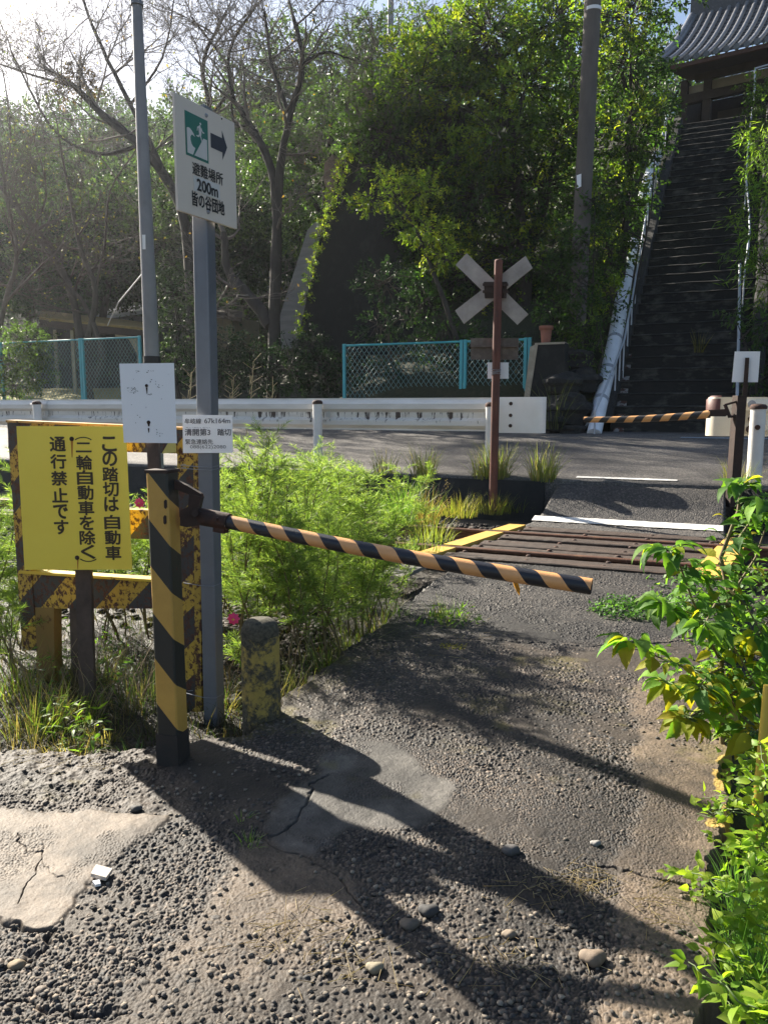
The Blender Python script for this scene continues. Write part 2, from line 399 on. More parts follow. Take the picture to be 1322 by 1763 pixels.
for m_, c_ in ((tanp * .62, tan * .66), (marg * .72, tan * .80), (slab, tan * .46 + conc * .36), (grey, conc)):
    a = (m_[..., None] * (1 - .75 * on)); colr = colr * (1 - a) + c_ * a
a = np.clip(dirt[..., None] * 1.1, 0, 1); colr = colr * (1 - a * .8) + c3(.042, .029, .019) * (.2 + 1.4 * n3) * a * .8
a = asph[..., None] * .8; colr = colr * (1 - a) + (c3(.026, .024, .022) * (.4 + 1.0 * n3) + c3(.08, .07, .058) * (idp > .85)) * a
moss = (sstep(fbm(Xg * 4, Yg * 4, 4, 81), .60, .72) * (Yg > 2.6) * (Yg < 4.2) * path * (1 - on[..., 0]))[..., None]
colr = colr * (1 - .6 * moss) + c3(.11, .09, .02) * moss * .6
off = (1 - path)[..., None]; colr = colr * (1 - off) + c3(.030, .022, .014) * (.3 + 1.2 * n2) * off
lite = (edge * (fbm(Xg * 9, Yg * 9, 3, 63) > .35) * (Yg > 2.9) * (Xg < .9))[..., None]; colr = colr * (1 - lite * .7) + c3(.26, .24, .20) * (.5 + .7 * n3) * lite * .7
stain = sstep(fbm(Xg * 2.6 + 7, Yg * 2.6, 5, 101), .47, .62)[..., None]; colr = colr * (1 - .5 * stain)
colr *= (1 - .55 * ck[..., None])
yel = (region([(1232, 1290), (1238, 1180), (1256, 1180), (1258, 1430), (1218, 1425)], 1) * (fbm(Xg * 14, Yg * 14, 3, 91) > .45))[..., None]
colr = colr * (1 - .85 * yel) + c3(.50, .34, .08) * (.5 + .6 * n3) * .85 * yel
nr, nc = Xg.shape
idx = np.arange(nr * nc).reshape(nr, nc)
Q = np.stack([idx[:-1, :-1], idx[:-1, 1:], idx[1:, 1:], idx[1:, :-1]], -1).reshape(-1, 4)
nn = (Xg * NV.x + Yg * NV.y); keep = (nn[:-1, :-1] < N1 - .44).reshape(-1); Q = Q[keep]
npmesh('path', np.stack([Xg, Yg, Z], -1), Q, colmat('worn_pebble_concrete', .72, .5, .5, 420, .0015), kind='structure', col=np.clip(colr.reshape(-1, 3), .004, 1), smooth=True)
def near_z(x, y):
    i = np.clip(np.searchsorted(ys, y), 0, nr - 1); j = np.clip(np.searchsorted(us, x / ys[i]), 0, nc - 1); return float(Z[i, j])
del Q, idx

# --- asphalt material with chips
def asphalt(name, a, b, c):
    m, nt, bs = newmat(name)
    tc = nd(nt, 'ShaderNodeTexCoord'); v = nd(nt, 'ShaderNodeTexVoronoi'); v.inputs['Scale'].default_value = 55; nt.links.new(tc.outputs['Object'], v.inputs['Vector'])
    st = ramp(nt, v.outputs['Color'], [(.2, a), (.6, b), (.9, c)])
    wr = ramp(nt, noise(nt, 1.2, 8, .65), [(.3, .65), (.7, 1.3)])
    nt.links.new(mix(nt, 1.0, st, wr, 'MULTIPLY'), bs.inputs['Base Color']); bs.inputs['Roughness'].default_value = .82
    bump(nt, bs, math_(nt, 'SUBTRACT', noise(nt, 14, 5, .6), v.outputs['Distance']), .7, .012)
    return m
ASPH = asphalt('old_asphalt', (.03, .028, .026), (.055, .05, .047), (.12, .105, .09))
ROADM = asphalt('road_asphalt', (.07, .066, .06), (.11, .10, .092), (.19, .17, .15))
SL = lambda n: PZ(735, 962).dot(DV) + (PZ(925, 886).dot(DV) - PZ(735, 962).dot(DV)) * (n - (N1 - .2)) / (N2 + .5 - N1 + .2)
SRt = lambda n: PZ(1222, 990).dot(DV) + (PZ(1268, 925).dot(DV) - PZ(1222, 990).dot(DV)) * (n - (N1 - .2)) / (N2 + .5 - N1 + .2)
sl0, sr0 = SL(N2 + .4), SRt(N2 + .4)
# ramp from the deck up to the road
def sheet(name, m, s0f, s1f, na, nb, zf, kn=30, ks=40, kind='structure', jit=.006, skirt=.5):
    nsv = np.linspace(na, nb, kn); V = []
    for n in nsv:
        for q in np.linspace(0, 1, ks):
            s = s0f(n) * (1 - q) + s1f(n) * q; p = TN(s, n, zf(s, n) + jit * random.uniform(-1, 1)); V.append(p)
    Fq = [(i * ks + j, i * ks + j + 1, (i + 1) * ks + j + 1, (i + 1) * ks + j) for i in range(kn - 1) for j in range(ks - 1)]
    rim = [i * ks for i in range(kn)][::-1] + list(range(ks)) + [i * ks + ks - 1 for i in range(kn)] + [(kn - 1) * ks + j for j in range(ks)][::-1]
    b = len(V); V += [Vector((V[i].x, V[i].y, V[i].z - skirt)) for i in rim]
    Fq += [(rim[i], b + i, b + i + 1, rim[i + 1]) for i in range(len(rim) - 1)]
    mb = MB(); mb.add(V, Fq, 0, True); return mb.build(name, m, kind=kind)
zramp = lambda s, n: .0 + (ZR0 - .03) * float(sstep(np.array(n), NE + .45, NR + .1))
sheet('crossing_ramp', ASPH, lambda n: sl0 + .05 + .12 * (n - NE), lambda n: sr0 - .1, N2 + .55, NR - .02, zramp, 40, 60)
sheet('deck_bed', mat('deck_bed_gravel', (.05, .045, .04), (.03, .027, .025), scale=30, rough=.95, bmp=.8, bscale=60, dist=.02), lambda n: SL(n), lambda n: SRt(n), N1 - .46, N2 + .56, lambda s, n: -.035, 8, 20)
zroad = lambda s, n: ZR0 + (ZR1 - ZR0) * (n - NR) / (NF - NR)
sheet('road', ROADM, lambda n: -48.0, lambda n: 30.0, NR, NF + .3, zroad, 14, 60, jit=.004, skirt=.8)
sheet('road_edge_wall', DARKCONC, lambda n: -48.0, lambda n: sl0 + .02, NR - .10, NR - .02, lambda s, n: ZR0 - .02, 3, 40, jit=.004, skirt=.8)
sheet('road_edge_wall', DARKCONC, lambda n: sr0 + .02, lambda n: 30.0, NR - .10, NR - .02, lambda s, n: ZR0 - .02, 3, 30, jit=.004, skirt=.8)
LINE = mat('worn_white_road_paint', (.72, .71, .68), (.52, .51, .48), scale=14, rough=.75, bmp=.2, bscale=80)
# white painted threshold kerb on the ramp and the road's edge line
nw = NE + .5
for _ in range(20): nw = .5 * nw + .5 * PZ(1000, 879, zramp(0, nw) + .013).dot(NV)
def strip(name, m, s0, s1, na, nb, zf, up=.006, k=30):
    mb = MB(); A = []; B = []
    for i in range(k + 1):
        s = s0 + (s1 - s0) * i / k; j1, j2 = random.uniform(-.018, .018), random.uniform(-.018, .018)
        A.append(TN(s, na + j1, zf(s, na) + up)); B.append(TN(s, nb + j2, zf(s, nb) + up))
    mb.add(A + B, [(i, i + 1, k + 2 + i, k + 1 + i) for i in range(k)]); return mb.build(name, m, kind='structure')
strip('white_stop_line', LINE, sl0 - .05 + .12, sr0 - .12, nw - .10, nw + .10, zramp, .013)
strip('white_edge_line', LINE, PZ(985, 826, .44).dot(DV), PZ(1165, 829, .44).dot(DV), NR + .2, NR + .32, zroad, .012)
strip('road_far_line', mat('blue_grey_paint', (.30, .36, .42), (.2, .24, .27), scale=9, rough=.7), PN(1170, 768, NF - .7).dot(DV), 24, NF - .75, NF - .6, zroad, .012)

# --- stair frame and hillside
SA = R(25.0); EV = Vector((math.sin(SA), math.cos(SA), 0)); RV = Vector((math.cos(SA), -math.sin(SA), 0))
S0 = PN(1163, 748, NF + .35); S0.z = ZR1; SM = .78
def ST(lat, t, dz=0.0): p = S0 + RV * lat + EV * t; return Vector((p.x, p.y, S0.z + SM * t + dz))
def PS(px, py, dz=0.0):
    d = ray(px, py); k = SM * d.dot(EV) - d.z
    t = (H - (S0.z + dz) - SM * (O - S0).dot(EV)) / k; return O + d * t
STOP = 12.6; ZTOP = ZR1 + SM * STOP
def hill(x, y):
    s = x * DV.x + y * DV.y; n = x * NV.x + y * NV.y
    zl = .9 + .125 * (n - NF) + .50 * (np.minimum(n, 62) - 27).clip(0) * sstep(n, 27, 36)
    zr = .9 + 1.3 * sstep(n, NF + .35, NF + 1.0) + .70 * np.maximum(0, n - NF - 1.2)
    zr = np.minimum(zr, np.minimum(11.2 + .45 * np.maximum(0, n - 40), 25))
    b = sstep(s, -10.5, -6.2); z = zl * (1 - b) + zr * b
    lat = (x - S0.x) * RV.x + (y - S0.y) * RV.y; t = (x - S0.x) * EV.x + (y - S0.y) * EV.y
    zs = np.clip(S0.z + SM * t - .5, .6, ZTOP - .5); k = sstep(np.abs(lat + .5), 2.7, 2.3); z = z * (1 - k) + np.minimum(z, zs) * k
    return z + .18 * (fbm(x * .8, y * .8, 3, 5) - .5) * (1 - k)
gs = np.concatenate([np.linspace(-85, -14, 60), np.linspace(-13.5, 12, 120), np.linspace(13, 60, 30)]); gn = np.concatenate([np.linspace(NF + .25, 34, 120), np.linspace(35, 150, 50)])
GS, GN = np.meshgrid(gs, gn); HX = GS * DV.x + GN * NV.x; HY = GS * DV.y + GN * NV.y
HZ = hill(HX, HY); k_, l_ = GS.shape; ii = np.arange(k_ * l_).reshape(k_, l_)
HZ[0, :] -= .6
npmesh('hillside', np.stack([HX, HY, HZ], -1), np.stack([ii[:-1, :-1], ii[:-1, 1:], ii[1:, 1:], ii[1:, :-1]], -1).reshape(-1, 4),
       mat('leaf_litter_earth', (.030, .036, .014), (.022, .026, .011), (.045, .042, .018), scale=3, rough=.95, bmp=.8, bscale=9, dist=.06), kind='structure', smooth=True)
hz = lambda x, y: float(hill(np.array([x]), np.array([y]))[0])
# sunlit lawn past the left fence
lawn = [PN(a, b, n) for a, b, n in ((-60, 690, 18.2), (290, 690, 18.2), (290, 640, 26), (-60, 640, 26))]
g_ = []
for i in range(13):
    for j in range(25):
        q = j / 24; p = (lawn[0] * (1 - q) + lawn[1] * q) * (1 - i / 12) + (lawn[3] * (1 - q) + lawn[2] * q) * (i / 12); p.z = hz(p.x, p.y) + .06 + .03 * random.random(); g_.append(p)
MB().add(g_, [(i * 25 + j, i * 25 + j + 1, (i + 1) * 25 + j + 1, (i + 1) * 25 + j) for i in range(12) for j in range(24)], 0, True).build('lawn',
    mat('dry_lawn', (.30, .26, .09), (.20, .19, .06), (.34, .27, .13), scale=5, rough=.95, bmp=.8, bscale=40), kind='structure')

# ================================================================== SIGN HELPERS
class Plane:
    def __init__(s, P, U, V=None):
        s.P = Vector(P); s.U = Vector(U).normalized(); s.V = Vector(V or (0, 0, 1)).normalized(); s.N = s.U.cross(s.V).normalized()
        if s.N.dot(O - s.P) < 0: s.N = -s.N
    def loc(s, px, py):
        d = ray(px, py); q = O + d * ((s.P - O).dot(s.N) / d.dot(s.N)) - s.P; return (q.dot(s.U), q.dot(s.V))
    def pt(s, a, b, h=0.0): return s.P + s.U * a + s.V * b + s.N * h
    def poly(s, pts, h): return [s.pt(*s.loc(a, b), h) for a, b in pts]
_gl = {}
def glyphs(txt, bold=.0):
    if (txt, bold) in _gl: return _gl[(txt, bold)]
    cu = bpy.data.curves.new('lettering_curve', 'FONT'); cu.body = txt; cu.size = 1; cu.offset = bold; cu.resolution_u = 4
    o = bpy.data.objects.new('lettering_curve', cu); COL.objects.link(o)
    dg = bpy.context.evaluated_depsgraph_get(); dg.update()
    me = bpy.data.meshes.new_from_object(o.evaluated_get(dg))
    r = ([v.co.copy() for v in me.vertices], [tuple(p.vertices) for p in me.polygons])
    bpy.data.objects.remove(o); bpy.data.curves.remove(cu); bpy.data.meshes.remove(me); _gl[(txt, bold)] = r; return r
def put_text(mb, pl, txt, box, h, bold=.0, fit=True, rot=0):
    """letters filling a box (a0,b0,a1,b1) of the plane"""
    vs, fs = glyphs(txt)
    if not vs: return
    if rot: vs = [Vector((v.y, -v.x, 0)) for v in vs]
    x0, x1 = min(v.x for v in vs), max(v.x for v in vs); y0, y1 = min(v.y for v in vs), max(v.y for v in vs)
    a0, b0, a1, b1 = box; kx = (a1 - a0) / (x1 - x0); ky = (b1 - b0) / max(1e-6, y1 - y0)
    if not fit: kx = ky = min(kx, ky)
    ca, cb = (a0 + a1) / 2, (b0 + b1) / 2
    wgt = bold * .55 * abs(ky)
    for q, (ox, oy) in enumerate(((0, 0), (1, 0), (-1, 0), (0, 1), (0, -1), (.7, .7), (-.7, -.7), (.7, -.7), (-.7, .7)) if bold else ((0, 0),)):
        mb.add([pl.pt(ca + ox * wgt + (v.x - (x0 + x1) / 2) * kx, cb + oy * wgt + (v.y - (y0 + y1) / 2) * ky, h + q * .00012) for v in vs], fs)
def plate_prism(pl, corners, th, mats, name, parent, h=0.0):
    return MB().prism(pl.poly(corners, h), -pl.N * th).build(name, mats, parent)
def bolt(pl, px, py, r, name, m, parent, h=.0, th=.006):
    a, b = pl.loc(px, py); ring = [pl.pt(a + r * math.cos(t * math.pi / 5), b + r * math.sin(t * math.pi / 5), h) for t in range(10)]
    top = [pl.pt(a + .7 * r * math.cos(t * math.pi / 5), b + .7 * r * math.sin(t * math.pi / 5), h + th) for t in range(10)]
    mb = MB(); mb.add(ring + top, [tuple(range(10, 20))] + [(i, (i + 1) % 10, 10 + (i + 1) % 10, 10 + i) for i in range(10)], 0, True); return mb.build(name, m, parent)

# ================================================================== NEAR BARRIER POST AND ARM
bp = PZ(300, 1308, 0); bp.z = near_z(bp.x, bp.y) - .03
root = thing('crossing_barrier', 'black and yellow striped steel post with a drooping striped arm reaching over the path', 'barrier', bp)
POSTM = striped('barrier_post_paint', (.58, .34, .075), (.014, .017, .017), (1.3, .3, 1.0), .364, wear=.34, wscale=9, shift=.442, rough=.42)
top = PY(281, 812, bp.y + .01); hp = top.z - bp.z
phi = R(-14)
mb = MB(); a = .088; ch = [(-1, -1), (1, -1), (1, 1), (-1, 1)]
M2 = Matrix.Rotation(phi, 3, 'Z'); zs = [0, hp]; lean = Vector((top.x - bp.x, 0, 0))
ring = lambda z, q: [bp + lean * (z / hp) + M2 @ Vector((i * q, j * q, 0)) + Vector((0, 0, z)) for i, j in ((-.86, -1), (.86, -1), (1, -.86), (1, .86), (.86, 1), (-.86, 1), (-1, .86), (-1, -.86))]
r0, r1 = ring(0, a / 2), ring(hp, a / 2)
mb.add(r0 + r1, [(i, (i + 1) % 8, 8 + (i + 1) % 8, 8 + i) for i in range(8)] + [tuple(range(8, 16))])
post = mb.build('post', POSTM, root)
MB().box(bp + lean + Vector((0, 0, hp + .004)), (.098, .092, .012), phi).build('post_cap', DARKRUST, root)
MB().box(bp + Vector((-.002, 0, .075)), (.094, .094, .15), phi).build('base_shoe', mat('black_base_paint', (.014, .016, .016), (.035, .025, .02), scale=14, rough=.7, bmp=.2), root)
FN = M2 @ Vector((0, -1, 0)); FU = M2 @ Vector((1, 0, 0))
for (px, py) in ((286, 868), (285, 895)):                        # rusted bolt slots in the front face
    pl = Plane(bp + FN * (a / 2), FU); q = pl.loc(px, py)
    MB().prism([pl.pt(q[0] + x * .006, q[1] + z * .018, .001) for x, z in ((-1, -.7), (0, -1), (1, -.6), (1, .8), (0, 1), (-1, .6))], pl.N * .003).build('bolt_slot', DARKRUST, root)
pv = PY(338, 888, bp.y + .03); tip = PY(1018, 1010, bp.y - .52)
ax = (tip - pv).normalized(); L = (tip - pv).length
rotm = ax.to_track_quat('X', 'Z').to_matrix().to_4x4()
ARMM = striped('barrier_arm_paint', (.80, .40, .155), (.012, .013, .018), None, .145, wear=.25, wscale=30, helix=-1.0, shift=.2, rough=.4, fine=200)
mb = MB(); mb.tube([Vector((.10 + (L - .10) * i / 24, 0, -.012 * math.sin(math.pi * i / 24))) for i in range(25)], .0262, 20, cap=False)
mb.tube([Vector((L, 0, 0)), Vector((L - .12, 0, 0))], .0225, 20, cap=False)
arm = mb.build('arm', ARMM, root, local=True, mtx=Matrix.Translation(pv - bp) @ rotm)
mb = MB(); mb.tube([Vector((-.03, 0, 0)), Vector((.02, 0, 0)), Vector((.13, 0, 0)), Vector((.15, 0, 0))], [.026, .034, .033, .031], 16)
mb.box((.115, 0, -.036), (.05, .035, .02)); mb.tube([Vector((.115, -.045, .01)), Vector((.115, .045, .01))], .006, 8)
mb.build('arm_sleeve', RUSTM, root, local=True, mtx=Matrix.Translation(pv - bp) @ rotm)
mb = MB()                                                        # bent bracket from the post to the pivot
b0 = PY(303, 838, bp.y + .02); b1 = PY(330, 851, bp.y + .02); b2 = PY(345, 858, bp.y + .02); b3 = PY(333, 880, bp.y + .02); b4 = PY(318, 895, bp.y + .02)
mb.prism([PY(x, y, bp.y - .005) for x, y in ((300, 826), (322, 836), (347, 851), (348, 858), (338, 868), (327, 852), (300, 842))], Vector((0, .03, 0)))
mb.prism([PY(x, y, bp.y - .01) for x, y in ((326, 850), (347, 856), (342, 878), (352, 884), (352, 902), (322, 908), (310, 905), (310, 880), (324, 872))], Vector((0, .05, 0)))
mb.tube([PY(336, 884, bp.y - .03), PY(336, 884, bp.y + .07)], .013, 10)
mb.build('pivot_bracket', DARKRUST, root)
MB().tube([PY(347, 853, bp.y + .0), PY(345, 853, bp.y + .05)], .009, 8).build('hinge_pin', RUSTM, root)
# yellow tag dangling from the arm
t0 = PY(887, 1002, bp.y - .40); mb = MB()
pts = [PY(x, y, bp.y - .40 + .01 * k) for k, (x, y) in enumerate(((882, 1000), (891, 1002), (895, 1014), (894, 1026), (889, 1018), (885, 1010)))]
mb.prism(pts, Vector((0, .003, 0))); tag(mb.build('tag', mat('yellow_plastic', (.75, .36, .02), (.6, .27, .02), rough=.5), org=tuple(pts[0])), 'small yellow plastic tag hanging under the striped arm near its free end', 'tag')

# ================================================================== FADED WHITE PLATE ON A RUSTY CHANNEL
pp = PY(268, 800, bp.y + .10); gz = near_z(pp.x, pp.y) - .05; base = Vector((pp.x + .012, pp.y, gz))
root = thing('faded_sign', 'white plate with black specks and rust drips standing behind the striped post', 'sign', base)
pt_ = PY(256, 640, bp.y + .10)
CH = mat('brown_channel', (.10, .07, .055), (.055, .038, .03), scale=14, rough=.8, bmp=.3, bscale=70)
mb = MB()
for o in ((0, 0), (-.02, .012), (.02, .012)):
    d = Vector((o[0], o[1], 0)); wdt = .046 if o[0] == 0 else .005; dp = .004 if o[0] == 0 else .026
    mb.prism([base + d + Vector((x * wdt / 2, y * dp / 2, 0)) for x, y in ((-1, -1), (1, -1), (1, 1), (-1, 1))], Vector((pt_.x - base.x, 0, pt_.z - gz)))
mb.build('channel_post', CH, root)
pl = Plane(PY(255, 700, bp.y + .085), (1, .10, 0))
SPECK = None
def specked():
    m, nt, b = newmat('specked_white_enamel')
    msk = ramp(nt, noise(nt, 42, 3, .5), [(.708, 0.0), (.72, 1.0)]); m2 = ramp(nt, noise(nt, 6, 3, .5), [(.50, 0.0), (.60, 1.0)])
    nt.links.new(mix(nt, math_(nt, 'MULTIPLY', msk, m2), (.88, .88, .90), (.02, .02, .03)), b.inputs['Base Color']); b.inputs['Roughness'].default_value = .35
    return m
plate_prism(pl, [(206, 626), (300, 625), (305, 763), (214, 762)], .002, specked(), 'plate', root, .002)
for px, py, r in ((253, 664, .0062), (256.5, 727, .0072)): bolt(pl, px, py, r, 'bolt', DARKRUST, root, .002, .004)
mb = MB()
for pts in ([(251.6, 667), (254.8, 667), (254.6, 677), (253.6, 679)], [(255.2, 737), (258, 737), (257.5, 745), (256, 744)], [(254.6, 729), (259, 729), (258, 734), (256, 734)]):
    a_ = pl.poly(pts, .0034); mb.add(a_, [tuple(range(len(a_)))])
mb.build('rust_drip', DARKRUST, root)
mb = MB()                                                        # remains of old print
for k in range(70):
    c = random.choice(((250, 640, 18, 1.6), (229, 672, 9, 5), (229, 672, 9, 5), (250, 690, 34, 40), (270, 660, 14, 10), (272, 745, 9, 6)))
    x, y = c[0] + random.uniform(-1, 1) * c[2], c[1] + random.uniform(-1, 1) * c[3]; r = random.uniform(.3, 1.0)
    a_ = pl.poly([(x - r, y - r * .6), (x + r * random.uniform(.5, 1.6), y - r * .5), (x + r, y + r * .7), (x - r * .7, y + r * .5)], .0034); mb.add(a_, [(0, 1, 2, 3)])
mb.build('worn_print', BLACKT, root)

# ================================================================== EVACUATION SIGN ON A SQUARE STEEL POST
sp = PZ(368, 1205, 0); sp.z = near_z(sp.x, sp.y) - .05
root = thing('evacuation_sign', 'cream evacuation sign with green wave pictogram and black arrow, high on a square steel post', 'sign', sp)
st = PY(347, 186, sp.y); mb = MB(); M2 = Matrix.Rotation(R(-17), 3, 'Z'); q = .0365
sq = ((-.9, -1), (.9, -1), (1, -.9), (1, .9), (.9, 1), (-.9, 1), (-1, .9), (-1, -.9))
lo = [sp + M2 @ Vector((i * q, j * q, 0)) for i, j in sq]; hi = [st + M2 @ Vector((i * q, j * q, 0)) for i, j in sq]
mb.add(lo + hi, [(i, (i + 1) % 8, 8 + (i + 1) % 8, 8 + i) for i in range(8)] + [tuple(range(8, 16))]); mb.build('post', mat('steel_blue_grey', (.17, .185, .21), (.13, .14, .16), scale=4, rough=.5, metal=.3, bmp=.06, bscale=90), root)
EL = PY(304, 266, sp.y - .215); ER = PY(406, 297, sp.y + .13); ER.z = EL.z
U_ = ER - EL; U_.z = 0
pl = Plane(EL, U_); 
# stand the plate just in front of the post
off = (st - pl.P).dot(pl.N); pl.P += pl.N * (off + q + .016)
CREAM = mat('cream_enamel', (.70, .62, .53), (.62, .55, .47), scale=2.5, rough=.5, bmp=.03, bscale=120)
cor = [(302, 165), (405, 207), (407, 388), (306, 368)]
lc = [pl.loc(*c) for c in cor]; a0 = (lc[0][0] + lc[3][0]) / 2; a1 = (lc[1][0] + lc[2][0]) / 2; b1 = (lc[0][1] + lc[1][1]) / 2; b0 = (lc[2][1] + lc[3][1]) / 2
print('evac plate', a1 - a0, b1 - b0, lc)
plate = MB().prism([pl.pt(a0, b0), pl.pt(a1, b0), pl.pt(a1, b1), pl.pt(a0, b1)], -pl.N * .012).build('plate', CREAM, root)
def c1(x, y): return (280 + x * .14178, 150 + y * .14180)          # numbers read off an enlarged crop
GREEN = mat('green_enamel', (.012, .155, .105), (.010, .13, .09), rough=.45); WH = mat('white_film', (.62, .61, .58), (.57, .56, .53), rough=.45)
gA, gB = pl.loc(*c1(283, 835)), pl.loc(*c1(548, 398)); gB2 = pl.loc(*c1(268, 292)); gA2 = pl.loc(*c1(556, 915))
ga0, ga1 = (gA[0] + gB2[0]) / 2, (gB[0] + gA2[0]) / 2; gb1 = (gB[1] + gB2[1]) / 2; gb0 = (gA[1] + gA2[1]) / 2
pic = MB(); pic.add([pl.pt(ga0, gb0, .0012), pl.pt(ga1, gb0, .0012), pl.pt(ga1, gb1, .0012), pl.pt(ga0, gb1, .0012)], [(0, 1, 2, 3)])
pic = pic.build('pictogram', GREEN, plate)
gp_ = lambda x, y: pl.pt(ga0 + (ga1 - ga0) * x, gb0 + (gb1 - gb0) * y, .0022)   # unit square on the pictogram
wv = MB()
wave = [(.06, .06), (.06, .62), (.12, .645), (.20, .64), (.28, .60), (.36, .545), (.41, .49), (.36, .50), (.30, .515), (.25, .50), (.21, .45), (.21, .38), (.25, .30), (.32, .25), (.41, .235), (.30, .06)]
wv.add([gp_(*p) for p in wave], [tuple(range(len(wave)))])
hl = [(.36, .06), (.94, .06), (.94, .54), (.78, .54)]; wv.add([gp_(*p) for p in hl], [(0, 1, 2, 3)])
man = [[(.60, .80), (.655, .82), (.70, .70), (.70, .62), (.655, .52), (.60, .58), (.58, .70)],          # trunk
       [(.60, .79), (.52, .75), (.50, .66), (.525, .655), (.55, .72), (.60, .74)], [(.68, .72), (.75, .655), (.83, .66), (.83, .685), (.76, .69), (.70, .77)],
       [(.60, .60), (.60, .54), (.555, .52), (.47, .53), (.47, .555), (.55, .56)], [(.645, .585), (.69, .55), (.735, .43), (.705, .43), (.66, .52)]]
for m_ in man: wv.add([gp_(*p) for p in m_], [tuple(range(len(m_)))])
wv.add([gp_(.665 + .038 * math.cos(t * .628), .85 + .03 * math.sin(t * .628)) for t in range(10)], [tuple(range(10))])
wv.build('pictogram_figure', WH, plate)
ar = [(582, 612), (722, 655), (720, 602), (784, 735), (732, 845), (728, 780), (588, 735)]
aa = [pl.loc(*c1(*p)) for p in ar]; yc = (aa[3][1]); hh = .030; hw = .062
ar_ = MB(); ar_.add([pl.pt(a, b, .0012) for a, b in ((aa[0][0], yc - hh), (aa[1][0], yc - hh), (aa[1][0], yc - hw), (aa[3][0], yc), (aa[1][0], yc + hw), (aa[1][0], yc + hh), (aa[0][0], yc + hh))], [tuple(range(7))])
ar_.build('arrow', mat('navy_black_film', (.022, .024, .035), rough=.5), plate)
def bx(p, q):                                                      # box from lower-left and upper-right crop points
    A, B = pl.loc(*c1(*p)), pl.loc(*c1(*q)); return (A[0], A[1], B[0], B[1])
def line_box(l, r, hgt):                                           # from the middles of its two ends
    A, B = pl.loc(*c1(*l)), pl.loc(*c1(*r)); m = (A[1] + B[1]) / 2; return (A[0], m - hgt / 2, B[0], m + hgt / 2)
mb = MB(); put_text(mb, pl, '避難場所', line_box((362, 1005), (730, 1098), .052), .0012, .03); mb.build('lettering', BLACKT, plate)
A_ = line_box((378, 1185), (692, 1262), .064); mb = MB(); mb.prism([pl.pt(A_[0], A_[1], .0), pl.pt(A_[2], A_[1], .0), pl.pt(A_[2], A_[3], .0), pl.pt(A_[0], A_[3], .0)], pl.N * .0022)
stk = mb.build('distance_sticker', WH, plate)
mb = MB(); put_text(mb, pl, '200m', line_box((414, 1195), (665, 1260), .047), .0034, .05); mb.build('lettering', BLACKT, stk)
mb = MB(); put_text(mb, pl, '皆の谷団地', line_box((358, 1368), (748, 1458), .058), .0012, .045); mb.build('lettering', BLACKT, plate)
for p in ((530, 345), (553, 1518)): bolt(pl, *c1(*p), .009, 'bolt', GALV, root, .0)
bolt(pl, *c1(718, 385), .004, 'bolt', DARKRUST, root, .0, .003)
for zf in (.33, .9):                                               # clamps on the back of the plate
    zc = b0 + (b1 - b0) * zf; c_ = pl.pt(st.x * 0 + (a0 + a1) / 2 - .02, zc, -.02); MB().bevbox(c_ - pl.N * .03, (.10, .02, .03), .004, R(35)).build('clamp', GALV, root)
# small white plate wired to the same post
pl = Plane(PY(358, 748, sp.y - q - .012), (1, .02, 0))
root2 = thing('location_plate', 'small white plate with grey lettering and phone number on the square steel post', 'sign', pl.pt(0, 0))
pm = plate_prism(pl, [(315, 714), (400.6, 715), (401.2, 779.5), (315.6, 780)], .003, WHITEP, 'plate', root2, .002)
def fitl(s, x0, x1, ym, hpx, m, bold=.02, nm='lettering'):
    A, B = pl.loc(x0, ym), pl.loc(x1, ym); hh = hpx * .5 * pxm(pl.P); mb = MB(); mm = (A[1] + B[1]) / 2
    put_text(mb, pl, s, (A[0], mm - hh, B[0], mm + hh), .0032, bold); mb.build(nm, m, pm)
fitl('牟岐線', 318.6, 347, 725, 9, GREYT); fitl('67k164m', 352.5, 397, 724.5, 8.2, GREYT)
fitl('清開第3', 319, 362.5, 744, 11.6, GREYT, .04); fitl('踏切', 375, 398, 744, 11.2, GREYT, .04)
fitl('せいかい だい', 320, 362, 736.2, 2.4, GREYT, 0)
fitl('緊急連絡先', 320, 367, 760.5, 9, GREYT); fitl('088(622)2080', 328, 389.5, 770, 7.5, GREYT, 0)
# wires lashing the post to the yellow frame
for py_, nm in ((803, 'upper'), (808, 'upper2'), (1005, 'mid'), (1195, 'low')):
    r_ = .0016; z_ = PY(368, py_, sp.y).z; cx, cy_ = sp.x + (st.x - sp.x) * (z_ - sp.z) / (st.z - sp.z), sp.y
    pts = [Vector((cx - .13, cy_ - .005, z_ + .006)), Vector((cx - .04, cy_ - .05, z_ + .003)), Vector((cx + .02, cy_ - .052, z_)), Vector((cx + .045, cy_ - .01, z_ + .004)), Vector((cx + .02, cy_ + .05, z_)), Vector((cx - .06, cy_ + .05, z_ + .004)), Vector((cx - .13, cy_ + .02, z_ + .008))]
    o = MB().tube(pts, r_, 6).build('tie_wire', GALV, org=tuple(pts[0]))
    tag(o, {'upper': 'thin steel wire lashed round the square post just below the location plate', 'upper2': 'second wire touching the first one below the location plate', 'mid': 'steel wire round the square post level with the middle of the striped post', 'low': 'steel wire lashed round the foot of the square post beside the bollard'}[nm], 'wire', 'wires lashing the square post to the yellow frame')

